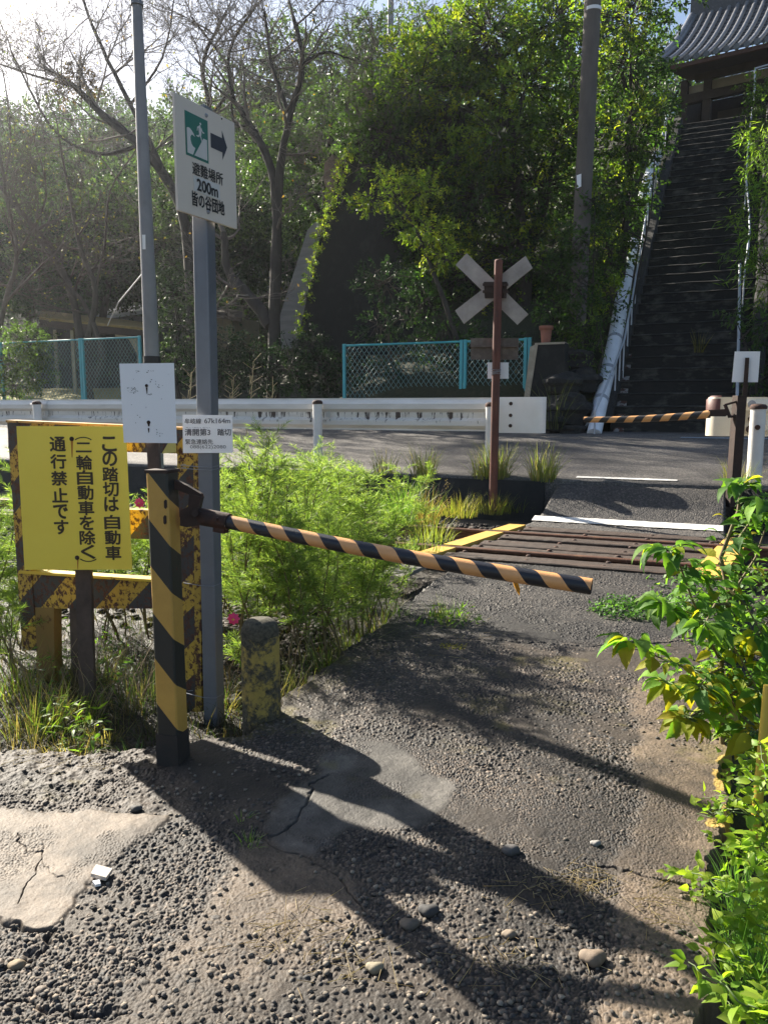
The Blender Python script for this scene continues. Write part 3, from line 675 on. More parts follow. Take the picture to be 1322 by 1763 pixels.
# ================================================================== YELLOW NOTICE
YS = 3.68
pl = Plane(PY(130, 860, YS), (1, 0, 0))
b_ = PY(145, 1120, YS + .03); gz = near_z(b_.x, b_.y) - .05
root = thing('notice_sign', 'bright yellow notice with vertical black writing on brown posts in front of the striped frame', 'sign', (b_.x, b_.y, gz))
YEL = rusty('yellow_sign_paint', (.93, .73, .09), .16, 5, (.88, .66, .07), rough=.42, stretch=(1, 1, .35), width=.03, bmp=.05)
plate = plate_prism(pl, [(29, 734), (217, 734), (228, 981), (43, 981)], .003, YEL, 'plate', root)
mb = MB()
def col_text(chars, x0, x1):
    n = len(chars); ya, yb = chars[0][1], chars[-1][1]
    for ch, yc in chars:
        x = x0 + (x1 - x0) * (yc - ya) / (yb - ya); px, py = x / 3.305, 700 + yc / 3.305
        a, b = pl.loc(px, py); h = .0335 if ch not in '（）' else .03
        if ch in '（）': put_text(mb, pl, ch, (a - .040, b - .008, a + .040, b + .008), .0015, .008, rot=1)
        elif ch == '二': put_text(mb, pl, ch, (a - .036, b - .022, a + .036, b + .022), .0015, .05)
        else:
            k = .036 if ord(ch) > 0x3100 else .030; put_text(mb, pl, ch, (a - .0365 if k > .03 else a - .033, b - h, a + .0365 if k > .03 else a + .033, b + h), .0015, .05)
col_text([('こ', 213), ('の', 297), ('踏', 385), ('切', 470), ('は', 555), ('自', 657), ('動', 745), ('車', 832)], 624, 647)
col_text([('（', 182), ('二', 232), ('輪', 318), ('自', 403), ('動', 490), ('車', 577), ('を', 661), ('除', 745), ('く', 826), ('）', 874)], 476, 506)
col_text([('通', 213), ('行', 312), ('禁', 408), ('止', 504), ('で', 597), ('す', 686)], 331, 352)
mb.build('lettering', mat('brown_black_lettering', (.05, .032, .012), (.035, .022, .01), rough=.5), plate)
for x, y in ((410, 184), (441, 860)): bolt(pl, x / 3.305, 700 + y / 3.305, .0115, 'bolt', DARKRUST, root, .0)
mb = MB()
for x0, y0, y1, wd in ((412, 195, 285, 7), (445, 872, 922, 5)):
    A = [(x0 - wd, y0), (x0 + wd, y0), (x0 + wd * .5, y1), (x0 + 1, y1 + 8), (x0 - wd * .3, y1)]
    v = pl.poly([(x / 3.305, 700 + y / 3.305) for x, y in A], .0012); mb.add(v, [tuple(range(5))])
mb.build('rust_stain', mat('rust_stain', (.42, .14, .02), (.5, .24, .02), rough=.6), plate)
for px, wd in ((136, .072),):
    tp = PY(px, 760, YS + .03); mb = MB(); d = Vector((tp.x - b_.x, 0, tp.z - gz)); f = Vector((b_.x, b_.y, gz))
    for o, ww, dd in ((Vector((0, 0, 0)), wd, .004), (Vector((-wd / 2, .014, 0)), .004, .03), (Vector((wd / 2, .014, 0)), .004, .03)):
        mb.prism([f + o + Vector((x * ww / 2, y * dd / 2, 0)) for x, y in ((-1, -1), (1, -1), (1, 1), (-1, 1))], d)
    mb.build('post', CH, root)

# ================================================================== YELLOW AND BLACK GUARD FRAME
fr_R = PZ(332, 1216, 0); FYr = sp.y + .03; FYl = FYr + .62
FA = PY(328, 990, FYr); FB = PY(34, 990, FYl); FB.z = FA.z; FU = (FA - FB); FU.z = 0; FU.normalize()
pl = Plane(FA, FU); fb = Vector((FA.x, FA.y, near_z(FA.x, FA.y) - .08))
root = thing('guard_frame', 'rusty steel frame painted in chipped yellow and black bands behind the notice', 'guard frame', fb)
FRM = striped('guard_frame_paint', (.52, .33, .035), (.02, .02, .022), (1.0, 0, -1.0), .33, wear=.505, wscale=34, shift=.45, rough=.6, fine=90)
def bar(pts, th, name, m=FRM, h=0.0):
    return MB().prism(pl.poly(pts, h), -pl.N * th).build(name, m, root)
bar([(14, 727), (345, 741), (345, 782), (15, 772)], .05, 'top_rail')
bar([(24, 872), (312, 880), (312, 930), (26, 922)], .05, 'middle_rail', h=-.004)
bar([(36, 986), (312, 1004), (312, 1048), (40, 1048)], .05, 'bottom_rail', h=-.002)
bar([(14, 727), (34, 727), (66, 1120), (40, 1120)], .06, 'side_rail', h=.003)
bar([(306, 741), (337, 741), (341, 1225), (312, 1225)], .012, 'side_rail', h=.004)
bar([(334.5, 741), (346, 741), (349, 1225), (338, 1225)], .055, 'side_rail_flange', rusty('chipped_yellow', (.42, .27, .03), .52, 25, bmp=.5), .006)
bar([(62, 1046), (94, 1046), (96, 1190), (66, 1190)], .05, 'leg', rusty('dull_ochre', (.22, .13, .03), .38, 6), .003)
bar([(112, 1046), (136, 1046), (138, 1190), (116, 1190)], .05, 'leg', CH, -.03)
bar([(14, 723), (345, 737), (345, 741), (14, 727)], .07, 'top_flange', rusty('chipped_orange', (.50, .27, .06), .45, 12, bmp=.5), .012)
bar([(36, 982), (312, 1000), (312, 1004.5), (36, 986.5)], .07, 'bottom_flange', rusty('bright_chipped_yellow', (.60, .42, .03), .40, 12, bmp=.5), .012)
MB().prism(pl.poly([(292, 780), (314, 742), (316, 778)], .045), pl.N * .003).build('loose_strip', mat('pale_yellow', (.5, .45, .12), rough=.6), root)

# ================================================================== BOLLARD
bb = PZ(451, 1230, 0); bb.z = near_z(bb.x, bb.y) - .06; r_ = 32.5 * pxm(bb); ht = PY(451, 1064, bb.y).z - bb.z
def bollmat():
    m, nt, b = newmat('mossy_yellow_concrete')
    big = noise(nt, 9, 10, .75); fin = noise(nt, 55, 6, .7); tc = nd(nt, 'ShaderNodeTexCoord'); sx = nd(nt, 'ShaderNodeSeparateXYZ'); nt.links.new(tc.outputs['Object'], sx.inputs[0])
    y = ramp(nt, fin, [(.3, (.45, .32, .07)), (.7, (.34, .25, .07))]); d = ramp(nt, fin, [(.35, (.03, .027, .02)), (.65, (.12, .105, .07))])
    grad = ramp(nt, sx.outputs[2], [(.04, .35), (.22, .04)])
    topm = ramp(nt, sx.outputs[2], [(ht - .075, 0.0), (ht - .05, 1.0)])
    k = math_(nt, 'ADD', math_(nt, 'ADD', big, grad), math_(nt, 'MULTIPLY', topm, .6))
    nt.links.new(mix(nt, ramp(nt, k, [(.50, 0.0), (.58, 1.0)]), y, d), b.inputs['Base Color']); b.inputs['Roughness'].default_value = .9
    bump(nt, b, math_(nt, 'ADD', big, fin), .7, .006); return m
prof = [(r_ * .98, 0), (r_ * 1.02, .08), (r_, ht * .5), (r_ * .985, ht - .06), (r_ * .95, ht - .045), (r_ * .86, ht - .024), (r_ * .66, ht - .008), (r_ * .3, ht)]
root = thing('bollard', 'short round concrete bollard with flaking yellow paint and a mossy domed top', 'bollard', bb)
mb = MB(); mb.lathe(bb, prof, 40); o = mb.build('body', bollmat(), root)

# ================================================================== TALL GREY POLE
gb = PY(262, 960, 5.7); gb.z = -.15; zt = PY(236, 6, 5.7); z6 = PY(262, 616, 5.7)
root = thing('lamp_pole', 'tall thin grey steel pole rising from behind the faded plate, narrowing in steps', 'pole', gb)
ra = 12.8 * pxm(z6); rb = 8.6 * pxm(zt)
d1 = Vector((zt.x - z6.x, 0, zt.z - z6.z)); foot = Vector((z6.x + .01, z6.y, -.15))
mb = MB(); mb.tube([foot, z6], [ra * .93, ra * .93], 20); mb.build('lower_tube', GREYPOLE, root)
mb = MB(); mb.tube([z6, z6 + d1 * .45, zt], [ra, (ra + rb) / 2 * 1.02, rb], 20); mb.build('tube', GREYPOLE, root)
mb = MB(); mb.tube([z6 - Vector((0, 0, .04)), z6 + Vector((0, 0, .01))], ra * 1.12, 20); mb.build('joint_band', mat('black_rubber', (.02, .02, .022), rough=.7), root)
mb = MB(); mb.tube([zt - d1 * .006, zt + d1 * .004], rb * 1.28, 20); mb.build('collar', GREYPOLE, root)
mb = MB(); mb.tube([zt, zt + d1 * .9], [rb * .92, rb * .6], 16); mb.build('upper_tube', GREYPOLE, root)
pl = Plane(PY(250, 416, 5.7 - ra - .006), (1, -.25, 0)); plate_prism(pl, [(245, 404), (250.5, 404), (251, 429), (246, 429)], .003, WHITEP, 'number_sticker', root)
MB().tube([PY(247, 470, 5.72), PY(205, 520, 7.5), PY(186, 560, 9.5)], .006, 6).build('stay_wire', GALV, root)

# ================================================================== RAILS AND DECK
RAILM = mat('rail_rust', (.16, .07, .035), (.09, .04, .025), (.22, .11, .06), scale=9, rough=.55, metal=.3, bmp=.3, bscale=60)
prof = [(-.06, -.13), (.06, -.13), (.06, -.118), (.012, -.10), (.012, -.03), (.033, -.022), (.033, .0), (.027, .006), (-.027, .006), (-.033, .0), (-.033, -.022), (-.012, -.03), (-.012, -.10), (-.06, -.118)]
for nmid, lab in ((N1, 'rusty rail on the side of the deck facing the barrier arm'), (N2, 'rusty rail on the side of the deck facing the white stop line')):
    mb = MB(); poly = [TN(-30, nmid + a, .028 + b) for a, b in prof]; mb.prism(poly, DV * 52)
    tag(mb.build('rail', RAILM, org=tuple(TN(-6, nmid, 0))), lab, 'rail', 'rails of the track')
WOOD = mat('tarred_timber', (.038, .030, .025), (.075, .058, .046), (.020, .017, .015), scale=4, rough=.8, bmp=.8, bscale=18, stretch=(1, 1, 1), dist=.012)
def timbermat():
    m, nt, b = newmat('worn_tarred_timber')
    tc = nd(nt, 'ShaderNodeTexCoord'); mp = nd(nt, 'ShaderNodeMapping'); mp.vector_type = 'POINT'; mp.inputs['Rotation'].default_value = (0, 0, TA); mp.inputs['Scale'].default_value = (1, 1, 1)
    m2 = nd(nt, 'ShaderNodeMapping'); m2.inputs['Scale'].default_value = (.8, 22, 10); gn = nd(nt, 'ShaderNodeTexNoise'); gn.inputs['Scale'].default_value = 3; gn.inputs['Detail'].default_value = 9; gn.inputs['Roughness'].default_value = .7
    nt.links.new(tc.outputs['Object'], mp.inputs[0]); nt.links.new(mp.outputs[0], m2.inputs[0]); nt.links.new(m2.outputs[0], gn.inputs['Vector']); g = gn.outputs[0]
    nt.links.new(ramp(nt, g, [(.36, (.008, .006, .005)), (.5, (.034, .020, .013)), (.66, (.095, .054, .033))]), b.inputs['Base Color'])
    b.inputs['Roughness'].default_value = .72; bump(nt, b, g, .8, .012); return m
WOOD = timbermat()
gaps = [(N1 - .43, N1 - .26, 'outermost dark plank of the deck towards the barrier arm'), (N1 - .235, N1 - .055, 'dark plank outside the rail nearer the barrier arm'),
        (N1 + .10, N1 + .285, 'dark plank just inside the rail nearer the barrier arm'), (N1 + .325, N1 + .54, 'dark plank in the middle of the deck, towards the barrier arm'),
        (N1 + .575, N1 + .775, 'dark plank in the middle of the deck, towards the stop line'), (N1 + .81, N2 - .10, 'dark plank just inside the rail nearer the stop line'),
        (N2 + .055, N2 + .28, 'dark plank outside the rail nearer the stop line'), (N2 + .305, N2 + .52, 'outermost dark plank of the deck towards the stop line')]
ang = -TA
for a, b, lab in gaps:
    nm_ = (a + b) / 2; s0, s1 = SL(nm_) + .14, SRt(nm_) - .14
    root = thing('deck_plank', lab, 'plank', TN((s0 + s1) / 2, nm_, 0), 'dark planks of the crossing deck')
    k = 46; vs = []
    for i in range(k):
        s = s0 + (s1 - s0) * i / (k - 1); e1_, e2_ = .002 * math.sin(i * .9 + a * 9) + random.uniform(-.002, .002), .002 * math.sin(i * .7 + b * 7) + random.uniform(-.002, .002)
        zt_ = (.026, -.004, .012, .020, -.008, .018, .004, .022)[len(vs) * 0 + [g_[0] for g_ in gaps].index(a)] + random.uniform(-.0015, .0015); vs += [TN(s, a + e1_, -.06), TN(s, a + e1_, zt_ - .008), TN(s, a + e1_ + .012, zt_), TN(s, b + e2_ - .012, zt_ + .002), TN(s, b + e2_, zt_ - .008), TN(s, b + e2_, -.06)]
    fs = [(i * 6 + j, i * 6 + j + 1, (i + 1) * 6 + j + 1, (i + 1) * 6 + j) for i in range(k - 1) for j in range(5)] + [tuple(range(6)), tuple(range((k - 1) * 6 + 5, (k - 1) * 6 - 1, -1))]
    me_ = MB(); me_.add(vs, fs); ob = me_.build('board', WOOD, root); 
    for fsn in (.03, .35, .66, .97):
        c = TN(s0 + (s1 - s0) * (fsn + random.uniform(-.02, .02)), nm_ + random.uniform(-.03, .03), .014); mb = MB(); mb.lathe(c, [(.024, 0), (.025, .006), (.019, .014), (.007, .017)], 12); mb.build('bolt_head', RUSTM, root)
def yellowmat():
    return rusty('worn_yellow_board', (.55, .36, .06), .33, 10, (.48, .27, .05), rough=.75, bmp=.5)
YB = yellowmat()
pcs = [(N1 - .44, N1 - .05), (N1 + .07, N2 - .07), (N2 + .05, N2 + .54)]
for side, fn in ((-1, SL), (1, SRt)):
    for k, (a, b) in enumerate(pcs):
        o1, o2 = fn(a), fn(b); wd = .19 if side < 0 else .24
        mb = MB(); mb.prism([TN(o1 - wd / 2, a, -.05), TN(o1 + wd / 2, a, -.05), TN(o2 + wd / 2, b, -.05), TN(o2 - wd / 2, b, -.05)], Vector((0, 0, .085)))
        where = ('on the grassy bank end', 'on the leafy plant end')[side > 0]
        tag(mb.build('edge_board', YB, org=tuple(TN(fn(a), a, 0))), ('short yellow board %s, on the barrier arm side', 'yellow painted board %s, between the two rails', 'yellow painted board %s, on the stop line side')[k] % where, 'board', 'yellow boards edging the crossing deck')
# flat concrete trough lid lying beside the deck
mb = MB(); mb.prism([PZ(x, y, .03) for x, y in ((655, 990), (690, 1000), (742, 975), (716, 966))], Vector((0, 0, .03))); tag(mb.build('trough_lid', CONC, org=tuple(PZ(690, 985, .03))), 'flat grey concrete lid lying under the cosmos clump beside the deck', 'concrete lid')

# ================================================================== GUARDRAILS
GW = rusty('guardrail_white', (.56, .55, .52), .36, 3.0, (.47, .455, .42), rough=.5, stretch=(.6, .6, 3.0), width=.02, bmp=.05)
def guardmat():
    m, nt, b = newmat('stained_white_guardrail')
    base = ramp(nt, noise(nt, 2.5, 8, .65, stretch=(.5, .5, 2.5)), [(.3, (.82, .79, .74)), (.72, (.60, .57, .51))])
    tc = nd(nt, 'ShaderNodeTexCoord'); sx = nd(nt, 'ShaderNodeSeparateXYZ'); nt.links.new(tc.outputs['Object'], sx.inputs[0])
    drip = noise(nt, 14, 5, .75, stretch=(1, 1, .10)); band = ramp(nt, sx.outputs[2], [(0.0, 0.0), (.10, 0.0), (.20, .09), (.268, .12), (.275, 0.0), (1.0, 0.0)])
    low = ramp(nt, noise(nt, .45, 3, .5), [(.40, 0.0), (.55, .10)])
    k = ramp(nt, math_(nt, 'ADD', drip, math_(nt, 'ADD', band, math_(nt, 'MULTIPLY', math_(nt, 'GREATER_THAN', band, .01), low))), [(.70, 0.0), (.76, 1.0)])
    nt.links.new(mix(nt, k, base, (.05, .035, .028)), b.inputs['Base Color']); b.inputs['Roughness'].default_value = .5; return m
GRM = guardmat()
NG = 10.9
gt = PN(934, 684, NG); zb = PN(934, 744, NG).z; zt = gt.z; hB = zt - zb; sE = gt.dot(DV)
def beam_prof(h):
    return [(-.00, 0), (-.0, .05 * h), (-.055, .16 * h), (-.055, .30 * h), (0.0, .40 * h), (.0, .56 * h), (-.055, .66 * h), (-.055, .82 * h), (0, .95 * h), (0, h)]
root = thing('guardrail', 'long white corrugated guardrail with dark rust streaks along the near edge of the road', 'guardrail', TN(sE, NG, zb))
def wbeam(name, sA, sB, n, zb, h, par, m=GRM, k=40, th=.012):
    P = beam_prof(h); vs = []
    for i in range(k):
        s = sA + (sB - sA) * i / (k - 1)
        vs += [TN(s, n + a, zb + b) for a, b in P] + [TN(s, n + a + th, zb + b) for a, b in P]
    q = len(P); fs = []
    for i in range(k - 1):
        o, o2 = i * 2 * q, (i + 1) * 2 * q
        for j in range(q - 1): fs += [(o + j, o + j + 1, o2 + j + 1, o2 + j), (o + q + j, o2 + q + j, o2 + q + j + 1, o + q + j + 1)]
        fs += [(o, o2, o2 + q, o + q), (o + q - 1, o + 2 * q - 1, o2 + 2 * q - 1, o2 + q - 1)]
    mb = MB(); mb.add(vs, fs, 0, False); return mb.build(name, m, par)
sJ = PN(862, 700, NG).dot(DV)
wbeam('beam', sE - 34, sJ + .25, NG, zb, hB, root)
# rounded end terminal
mb = MB(); A = []
hT = hB * 1.03
for q in range(17):
    t = q / 16
    if t < .55: s, n = sJ - .05 + (sE - sJ - .02) * t / .55, NG - .062
    else: ph = (t - .55) / .45 * math.pi * .9; s, n = sE - .07 + .11 * math.sin(ph), NG + .06 - .122 * math.cos(ph)
    A += [TN(s, n, zb - .015), TN(s, n + .0, zb + .02), TN(s, n - .006, zb + hT * .5), TN(s, n, zb + hT - .03), TN(s, n + .004, zb + hT - .01)]
mb.add(A, [(i * 5 + j, i * 5 + j + 1, (i + 1) * 5 + j + 1, (i + 1) * 5 + j) for i in range(16) for j in range(4)], 0, True)
mb.build('end_terminal', rusty('guardrail_end_white', (.84, .82, .78), .34, 5, (.76, .73, .68), rough=.45, width=.03, bmp=.05), root)
for s, zf in ((sJ - .16, .82), (sJ + .16, .82), (sJ - .16, .18), (sJ + .16, .18), (sJ - .16, .48), (sJ + .16, .48)):
    mb = MB(); c = TN(s, NG - .075, zb + hB * zf); mb.tube([c, c + NV * .05], .026, 10); mb.build('bolt', RUSTM, root)
WP = rusty('white_post_paint', (.80, .78, .75), .35, 8, (.68, .66, .62), rough=.5, stretch=(1, 1, .4), bmp=.1)
def guard_post(s, n, zt_, r, par, name='post', capm=RUSTM):
    mb = MB(); g = zroad(0, max(n, NR)) - .3; mb.tube([TN(s, n, g), TN(s, n, zt_)], r, 16); p = mb.build(name, WP, par)
    mb = MB(); mb.lathe(TN(s, n, zt_), [(r * 1.12, -.03), (r * 1.15, 0), (r * .9, .025), (r * .3, .035)], 16); mb.build('cap', capm, p); return p
for px in (62, 545):
    s = PN(px, 700, NG - .2).dot(DV); guard_post(s, NG - .17, zt - .06, .072, root)
    for d in (-.13, .13): mb = MB(); c = TN(s + d, NG - .07, zb + hB * .48); mb.box(c, (.07, .012, .09), -TA); mb.build('bracket', GW, root)
sP = PN(843, 700, NG - .2).dot(DV); guard_post(sP, NG - .17, zt - .10, .066, root)
wbeam('beam_lap', sE - 9.6, sE - 9.2, NG - .012, zb + .005, hB * .985, root, k=4)
# the short piece beyond the crossing
gR = PN(1217, 684, NG + .1); zt2 = gR.z; zb2 = PN(1217, 750, NG + .1).z; h2 = zt2 - zb2; s2 = gR.dot(DV)
root = thing('guardrail', 'short cream guardrail with a rust-capped rounded end behind the far barrier', 'guardrail', TN(s2, NG + .1, zb2))
CR = rusty('cream_guardrail', (.80, .72, .56), .38, 4, (.70, .62, .48), rough=.5, width=.03, bmp=.08)
wbeam('beam', s2 + .3, s2 + 12, NG + .1, zb2, h2, root, CR, 16)
mb = MB(); A = []
for q in range(17):
    ph = math.pi * (q / 16); s, n = s2 + .16 - .16 * math.sin(ph), NG + .16 + .19 * math.cos(ph)
    sx_ = s if 0 < q < 16 else s + .28
    A += [TN(sx_, n, zb2 - .0), TN(sx_, n, zb2 + .03), TN(sx_, n, zb2 + h2 * .62), TN(sx_, n, zb2 + h2 * .96), TN(sx_ + .02, n * .999 + .0, zb2 + h2 * 1.0)]
mb.add(A, [(i * 5 + j, i * 5 + j + 1, (i + 1) * 5 + j + 1, (i + 1) * 5 + j) for i in range(16) for j in range(4)], 0, True); mb.build('end_terminal', CR, root)
mb = MB(); A = []
for q in range(17):
    ph = math.pi * (q / 16); A += [TN(s2 + .16 - .172 * math.sin(ph), NG + .16 + .20 * math.cos(ph), zb2 + h2 * (.58 + .05 * math.sin(q * 1.7))), TN(s2 + .16 - .172 * math.sin(ph), NG + .16 + .20 * math.cos(ph), zb2 + h2 * .94), TN(s2 + .17 - .13 * math.sin(ph), NG + .16 + .15 * math.cos(ph), zb2 + h2 * 1.04)]
mb.add(A, [(i * 3 + j, i * 3 + j + 1, (i + 1) * 3 + j + 1, (i + 1) * 3 + j) for i in range(16) for j in range(2)], 0, True); mb.add([A[i * 3 + 2] for i in range(17)], [tuple(range(17))])
mb.build('rust_cap', rusty('dark_red_rust', (.10, .028, .02), .4, 8), root)
for zf, m_ in ((.82, GALV), (.45, RUSTM), (.18, RUSTM)):
    c = TN(PN(1293, 700, NG + .03).dot(DV), NG + .02, zb2 + h2 * zf); mb = MB(); mb.tube([c, c + NV * .05], .05 if zf != .45 else .033, 12); mb.build('bolt', m_, root)
pR = PN(1305, 700, NR + .1); guard_post(pR.dot(DV), NR + .1, pR.z, .088, root)
mb = MB(); c = TN(pR.dot(DV) - .0, NR + .0, pR.z - .25); mb.tube([c, c + NV * .04], .032, 10); mb.build('bolt', RUSTM, root)

# ================================================================== CROSSBUCK
NC = 10.05; cb = PN(849, 846, NC); ctp = PN(858, 449, NC); cbz = .0
root = thing('crossbuck_sign', 'weathered crossbuck sign seen from behind on a rusty red-brown pole', 'crossing sign', (cb.x, cb.y, cbz))
r_ = 7.0 * pxm(cb); d = ctp - cb
mb = MB(); mb.tube([Vector((cb.x, cb.y, cbz)) - Vector((d.x, d.y, 0)) * (cb.z / d.z) * 0, cb, ctp], [r_ * 1.05, r_ * 1.02, r_ * .95], 16); mb.build('pole', REDRUST, root)
mb = MB(); mb.lathe(ctp, [(r_ * .95, 0), (r_ * .8, .012), (r_ * .3, .02)], 16); mb.build('pole_cap', REDRUST, root)
pl = Plane(PN(850, 498, NC + r_ + .03), DV)
BOARD = mat('weathered_grey_board', (.50, .44, .39), (.38, .33, .295), (.25, .22, .195), scale=4, rough=.75, bmp=.15, bscale=40)
plate_prism(pl, [(803, 436), (784, 456), (890, 559), (909, 541)], .018, BOARD, 'crossbuck_board', root)
plate_prism(pl, [(905, 441), (917, 462), (799, 558), (784, 535)], .018, BOARD, 'crossbuck_board', root, .024)
for yy in (491, 503): mb = MB(); mb.prism(pl.poly([(833, yy - 2.2), (876, yy - 2.2), (876, yy + 2.2), (833, yy + 2.2)], .045), pl.N * .02); mb.build('clamp_bar', DARKRUST, root)
mb = MB(); mb.prism(pl.poly([(834, 486), (874, 486), (872, 514), (836, 514)], .028), pl.N * .016); mb.build('mounting_bracket', DARKRUST, root)
BROWNB = mat('brown_weathered_steel', (.15, .12, .095), (.10, .075, .06), (.20, .165, .13), scale=5, rough=.7, bmp=.2, bscale=50)
mb = MB(); mb.prism(pl.poly([(810, 582), (892, 582), (892, 596), (810, 596)], .0), -pl.N * .02); mb.prism(pl.poly([(810, 597), (891, 597), (891, 619), (810, 619)], -.004), -pl.N * .02); mb.prism(pl.poly([(810, 594.5), (892, 594.5), (892, 598), (810, 598)], .03), -pl.N * .05)
mb.build('notice_back', BROWNB, root)
plate_prism(pl, [(839, 624), (875, 624), (875, 652), (839, 652)], .006, WHITEP, 'small_plate', root, .0)
mb = MB()
for k in range(4): z0 = PN(850, 636 + k * 3.0, NC).z; c = Vector((cb.x + d.x * (z0 - cb.z) / d.z, cb.y + d.y * (z0 - cb.z) / d.z, z0)); mb.tube([c + Vector((r_ * 1.1 * math.cos(t), r_ * 1.1 * math.sin(t), .012 * math.sin(t + k))) for t in np.linspace(0, 6.28, 14)], .004, 5, cap=False)
mb.build('tie_wire', GALV, root)

# ================================================================== FAR BARRIER
fbp = PN(1262, 822, 10.15); ftp = PN(1285, 616, 10.15); ftm = PN(1273, 681, 10.15)
root = thing('crossing_barrier', 'dark rusted barrier post across the tracks with a thin level striped arm', 'barrier', (fbp.x, fbp.y, .2))
mb = MB(); wq = 9.0 * pxm(fbp)
mb.prism([Vector((fbp.x + i * wq, fbp.y + j * wq, .2)) for i, j in ((-.8, -1), (1, -.8), (.8, 1), (-1, .8))], Vector((ftm.x - fbp.x + .0, 0, ftm.z - .2))); mb.build('post', DARKRUST, root)
fa = PN(1222, 713, 10.1); fe = PN(1005, 722.5, 10.25); ax = (fe - fa).normalized(); L = (fe - fa).length; rotm = ax.to_track_quat('X', 'Z').to_matrix().to_4x4()
FARM = striped('far_arm_paint', (.75, .38, .14), (.014, .013, .014), None, .215, wear=.30, wscale=20, helix=1.0, rough=.55, fine=100)
mb = MB(); mb.tube([Vector((L * i / 10, 0, -.02 * math.sin(math.pi * i / 10))) for i in range(11)], [.048 - .010 * i / 10 for i in range(11)], 14)
mb.build('arm', FARM, root, local=True, mtx=Matrix.Translation(fa - root.location) @ rotm)
mb = MB(); pl = Plane(PN(1240, 712, 10.1), DV); mb.prism(pl.poly([(1219, 706), (1250, 704), (1252, 714), (1248, 717), (1219, 717)], .03), -pl.N * .10)
mb.tube(pl.poly([(1247, 696), (1256, 719)], .0), .022, 8); mb.tube(pl.poly([(1247, 697), (1268, 691)], .0), .014, 8); mb.tube(pl.poly([(1256, 718), (1268, 715)], .0), .014, 8)
mb.build('arm_bracket', DARKRUST, root)
pl = Plane(PN(1284, 650, 10.28), DV, (.11, 0, 1.0)); fp = PN(1284, 650, 10.28)
root = thing('faded_sign', 'white plate seen from behind on a thin dark strip above the far barrier post', 'sign', (fp.x, fp.y, .9))
plp = Plane(PN(1284, 632, 10.24), DV)
plate_prism(plp, [(1264, 605), (1308, 605), (1304, 658), (1259, 658)], .012, WHITEP, 'plate', root)
mb = MB(); mb.prism(plp.poly([(1282, 616), (1289, 616), (1284, 700), (1276, 700)], .03), -plp.N * .026); mb.build('strip_post', DARKRUST, root)

# ================================================================== CHAIN-LINK FENCES
TEAL = rusty('turquoise_paint', (.055, .36, .40), .30, 9, (.05, .30, .35), rough=.45, bmp=.05)
WIRE = mat('pale_green_wire', (.16, .30, .29), (.12, .22, .215), scale=6, rough=.5)
def fence(label, n, posts, ytop, ybot, doubles=()):
    z1 = PN(posts[0], ytop, n).z; z0 = PN(posts[0], ybot, n).z - .3
    ss = [PN(p, 640, n).dot(DV) for p in posts]
    root = thing('chain_link_fence', label, 'fence', TN(ss[0], n, z0))
    for i, s in enumerate(ss):
        mb = MB()
        for k in ((-.045, .045) if i in doubles else (0,)):
            mb.bevbox(TN(s + k, n, (z0 + z1) / 2 - .1), (.075, .07, z1 - z0 + .22), .008, -TA)
        mb.build('post', TEAL, root)
    for a, b in zip(ss[:-1], ss[1:]):
        mb = MB(); mb.tube([TN(a, n, z1 - .03), TN(b, n, z1 - .03)], .026, 8); mb.tube([TN(a, n, z0 + .1), TN(b, n, z0 + .1)], .02, 8); mb.build('frame', TEAL, root)
        # woven diamond mesh of real wires
        cw, ch = .125, .165; h = z1 - z0 - .06; P0, P1 = [], []
        k = int((b - a) / cw) + int(h / ch) + 3
        for j in range(-int(h / ch) - 2, k):
            for sg in (1, -1):
                s_a = a + j * cw if sg > 0 else a + (j + h / ch) * cw
                ta, tb = 0.0, 1.0; s_b = s_a + sg * cw * h / ch
                lo, hi = (a, b)
                def clip(sa, sb):
                    d = sb - sa; u0, u1 = 0.0, 1.0
                    if d == 0: return None
                    q0, q1 = (lo - sa) / d, (hi - sa) / d
                    if q0 > q1: q0, q1 = q1, q0
                    u0, u1 = max(0, q0), min(1, q1)
                    return (u0, u1) if u1 > u0 else None
                c = clip(s_a, s_b)
                if c: P0.append(TN(s_a + (s_b - s_a) * c[0], n + .006 * sg, z0 + .03 + h * c[0])); P1.append(TN(s_a + (s_b - s_a) * c[1], n + .006 * sg, z0 + .03 + h * c[1]))
        segmesh('mesh', P0, P1, [.0065] * len(P0), [.0065] * len(P0), 4, WIRE, root)
    return root
def segmesh(name, P0, P1, R0, R1, k, m, par=None, org=None, col=None, retdata=False):
    P0 = np.array([tuple(p) for p in P0], float) if not isinstance(P0, np.ndarray) else P0; P1 = np.array([tuple(p) for p in P1], float) if not isinstance(P1, np.ndarray) else P1
    R0 = np.asarray(R0, float)[:, None]; R1 = np.asarray(R1, float)[:, None]
    t = P1 - P0; t /= np.linalg.norm(t, axis=1, keepdims=True) + 1e-9
    a = np.where(np.abs(t[:, 2:3]) < .9, np.array([[0, 0, 1.]]), np.array([[1., 0, 0]])); u = np.cross(a, t); u /= np.linalg.norm(u, axis=1, keepdims=True) + 1e-9; b = np.cross(t, u)
    V = []
    for P, Rr in ((P0, R0), (P1, R1)):
        for j in range(k): q = 2 * math.pi * j / k; V.append(P + (u * math.cos(q) + b * math.sin(q)) * Rr)
    V = np.stack(V, 1); n = len(P0); base = (np.arange(n) * 2 * k)[:, None]
    F_ = np.concatenate([base + np.array([[j, (j + 1) % k, k + (j + 1) % k, k + j]]) for j in range(k)], 0)
    if retdata: return V.reshape(-1, 3), F_
    return npmesh(name, V.reshape(-1, 3), F_, m, par, smooth=k > 4, org=org)
NFE = 16.95
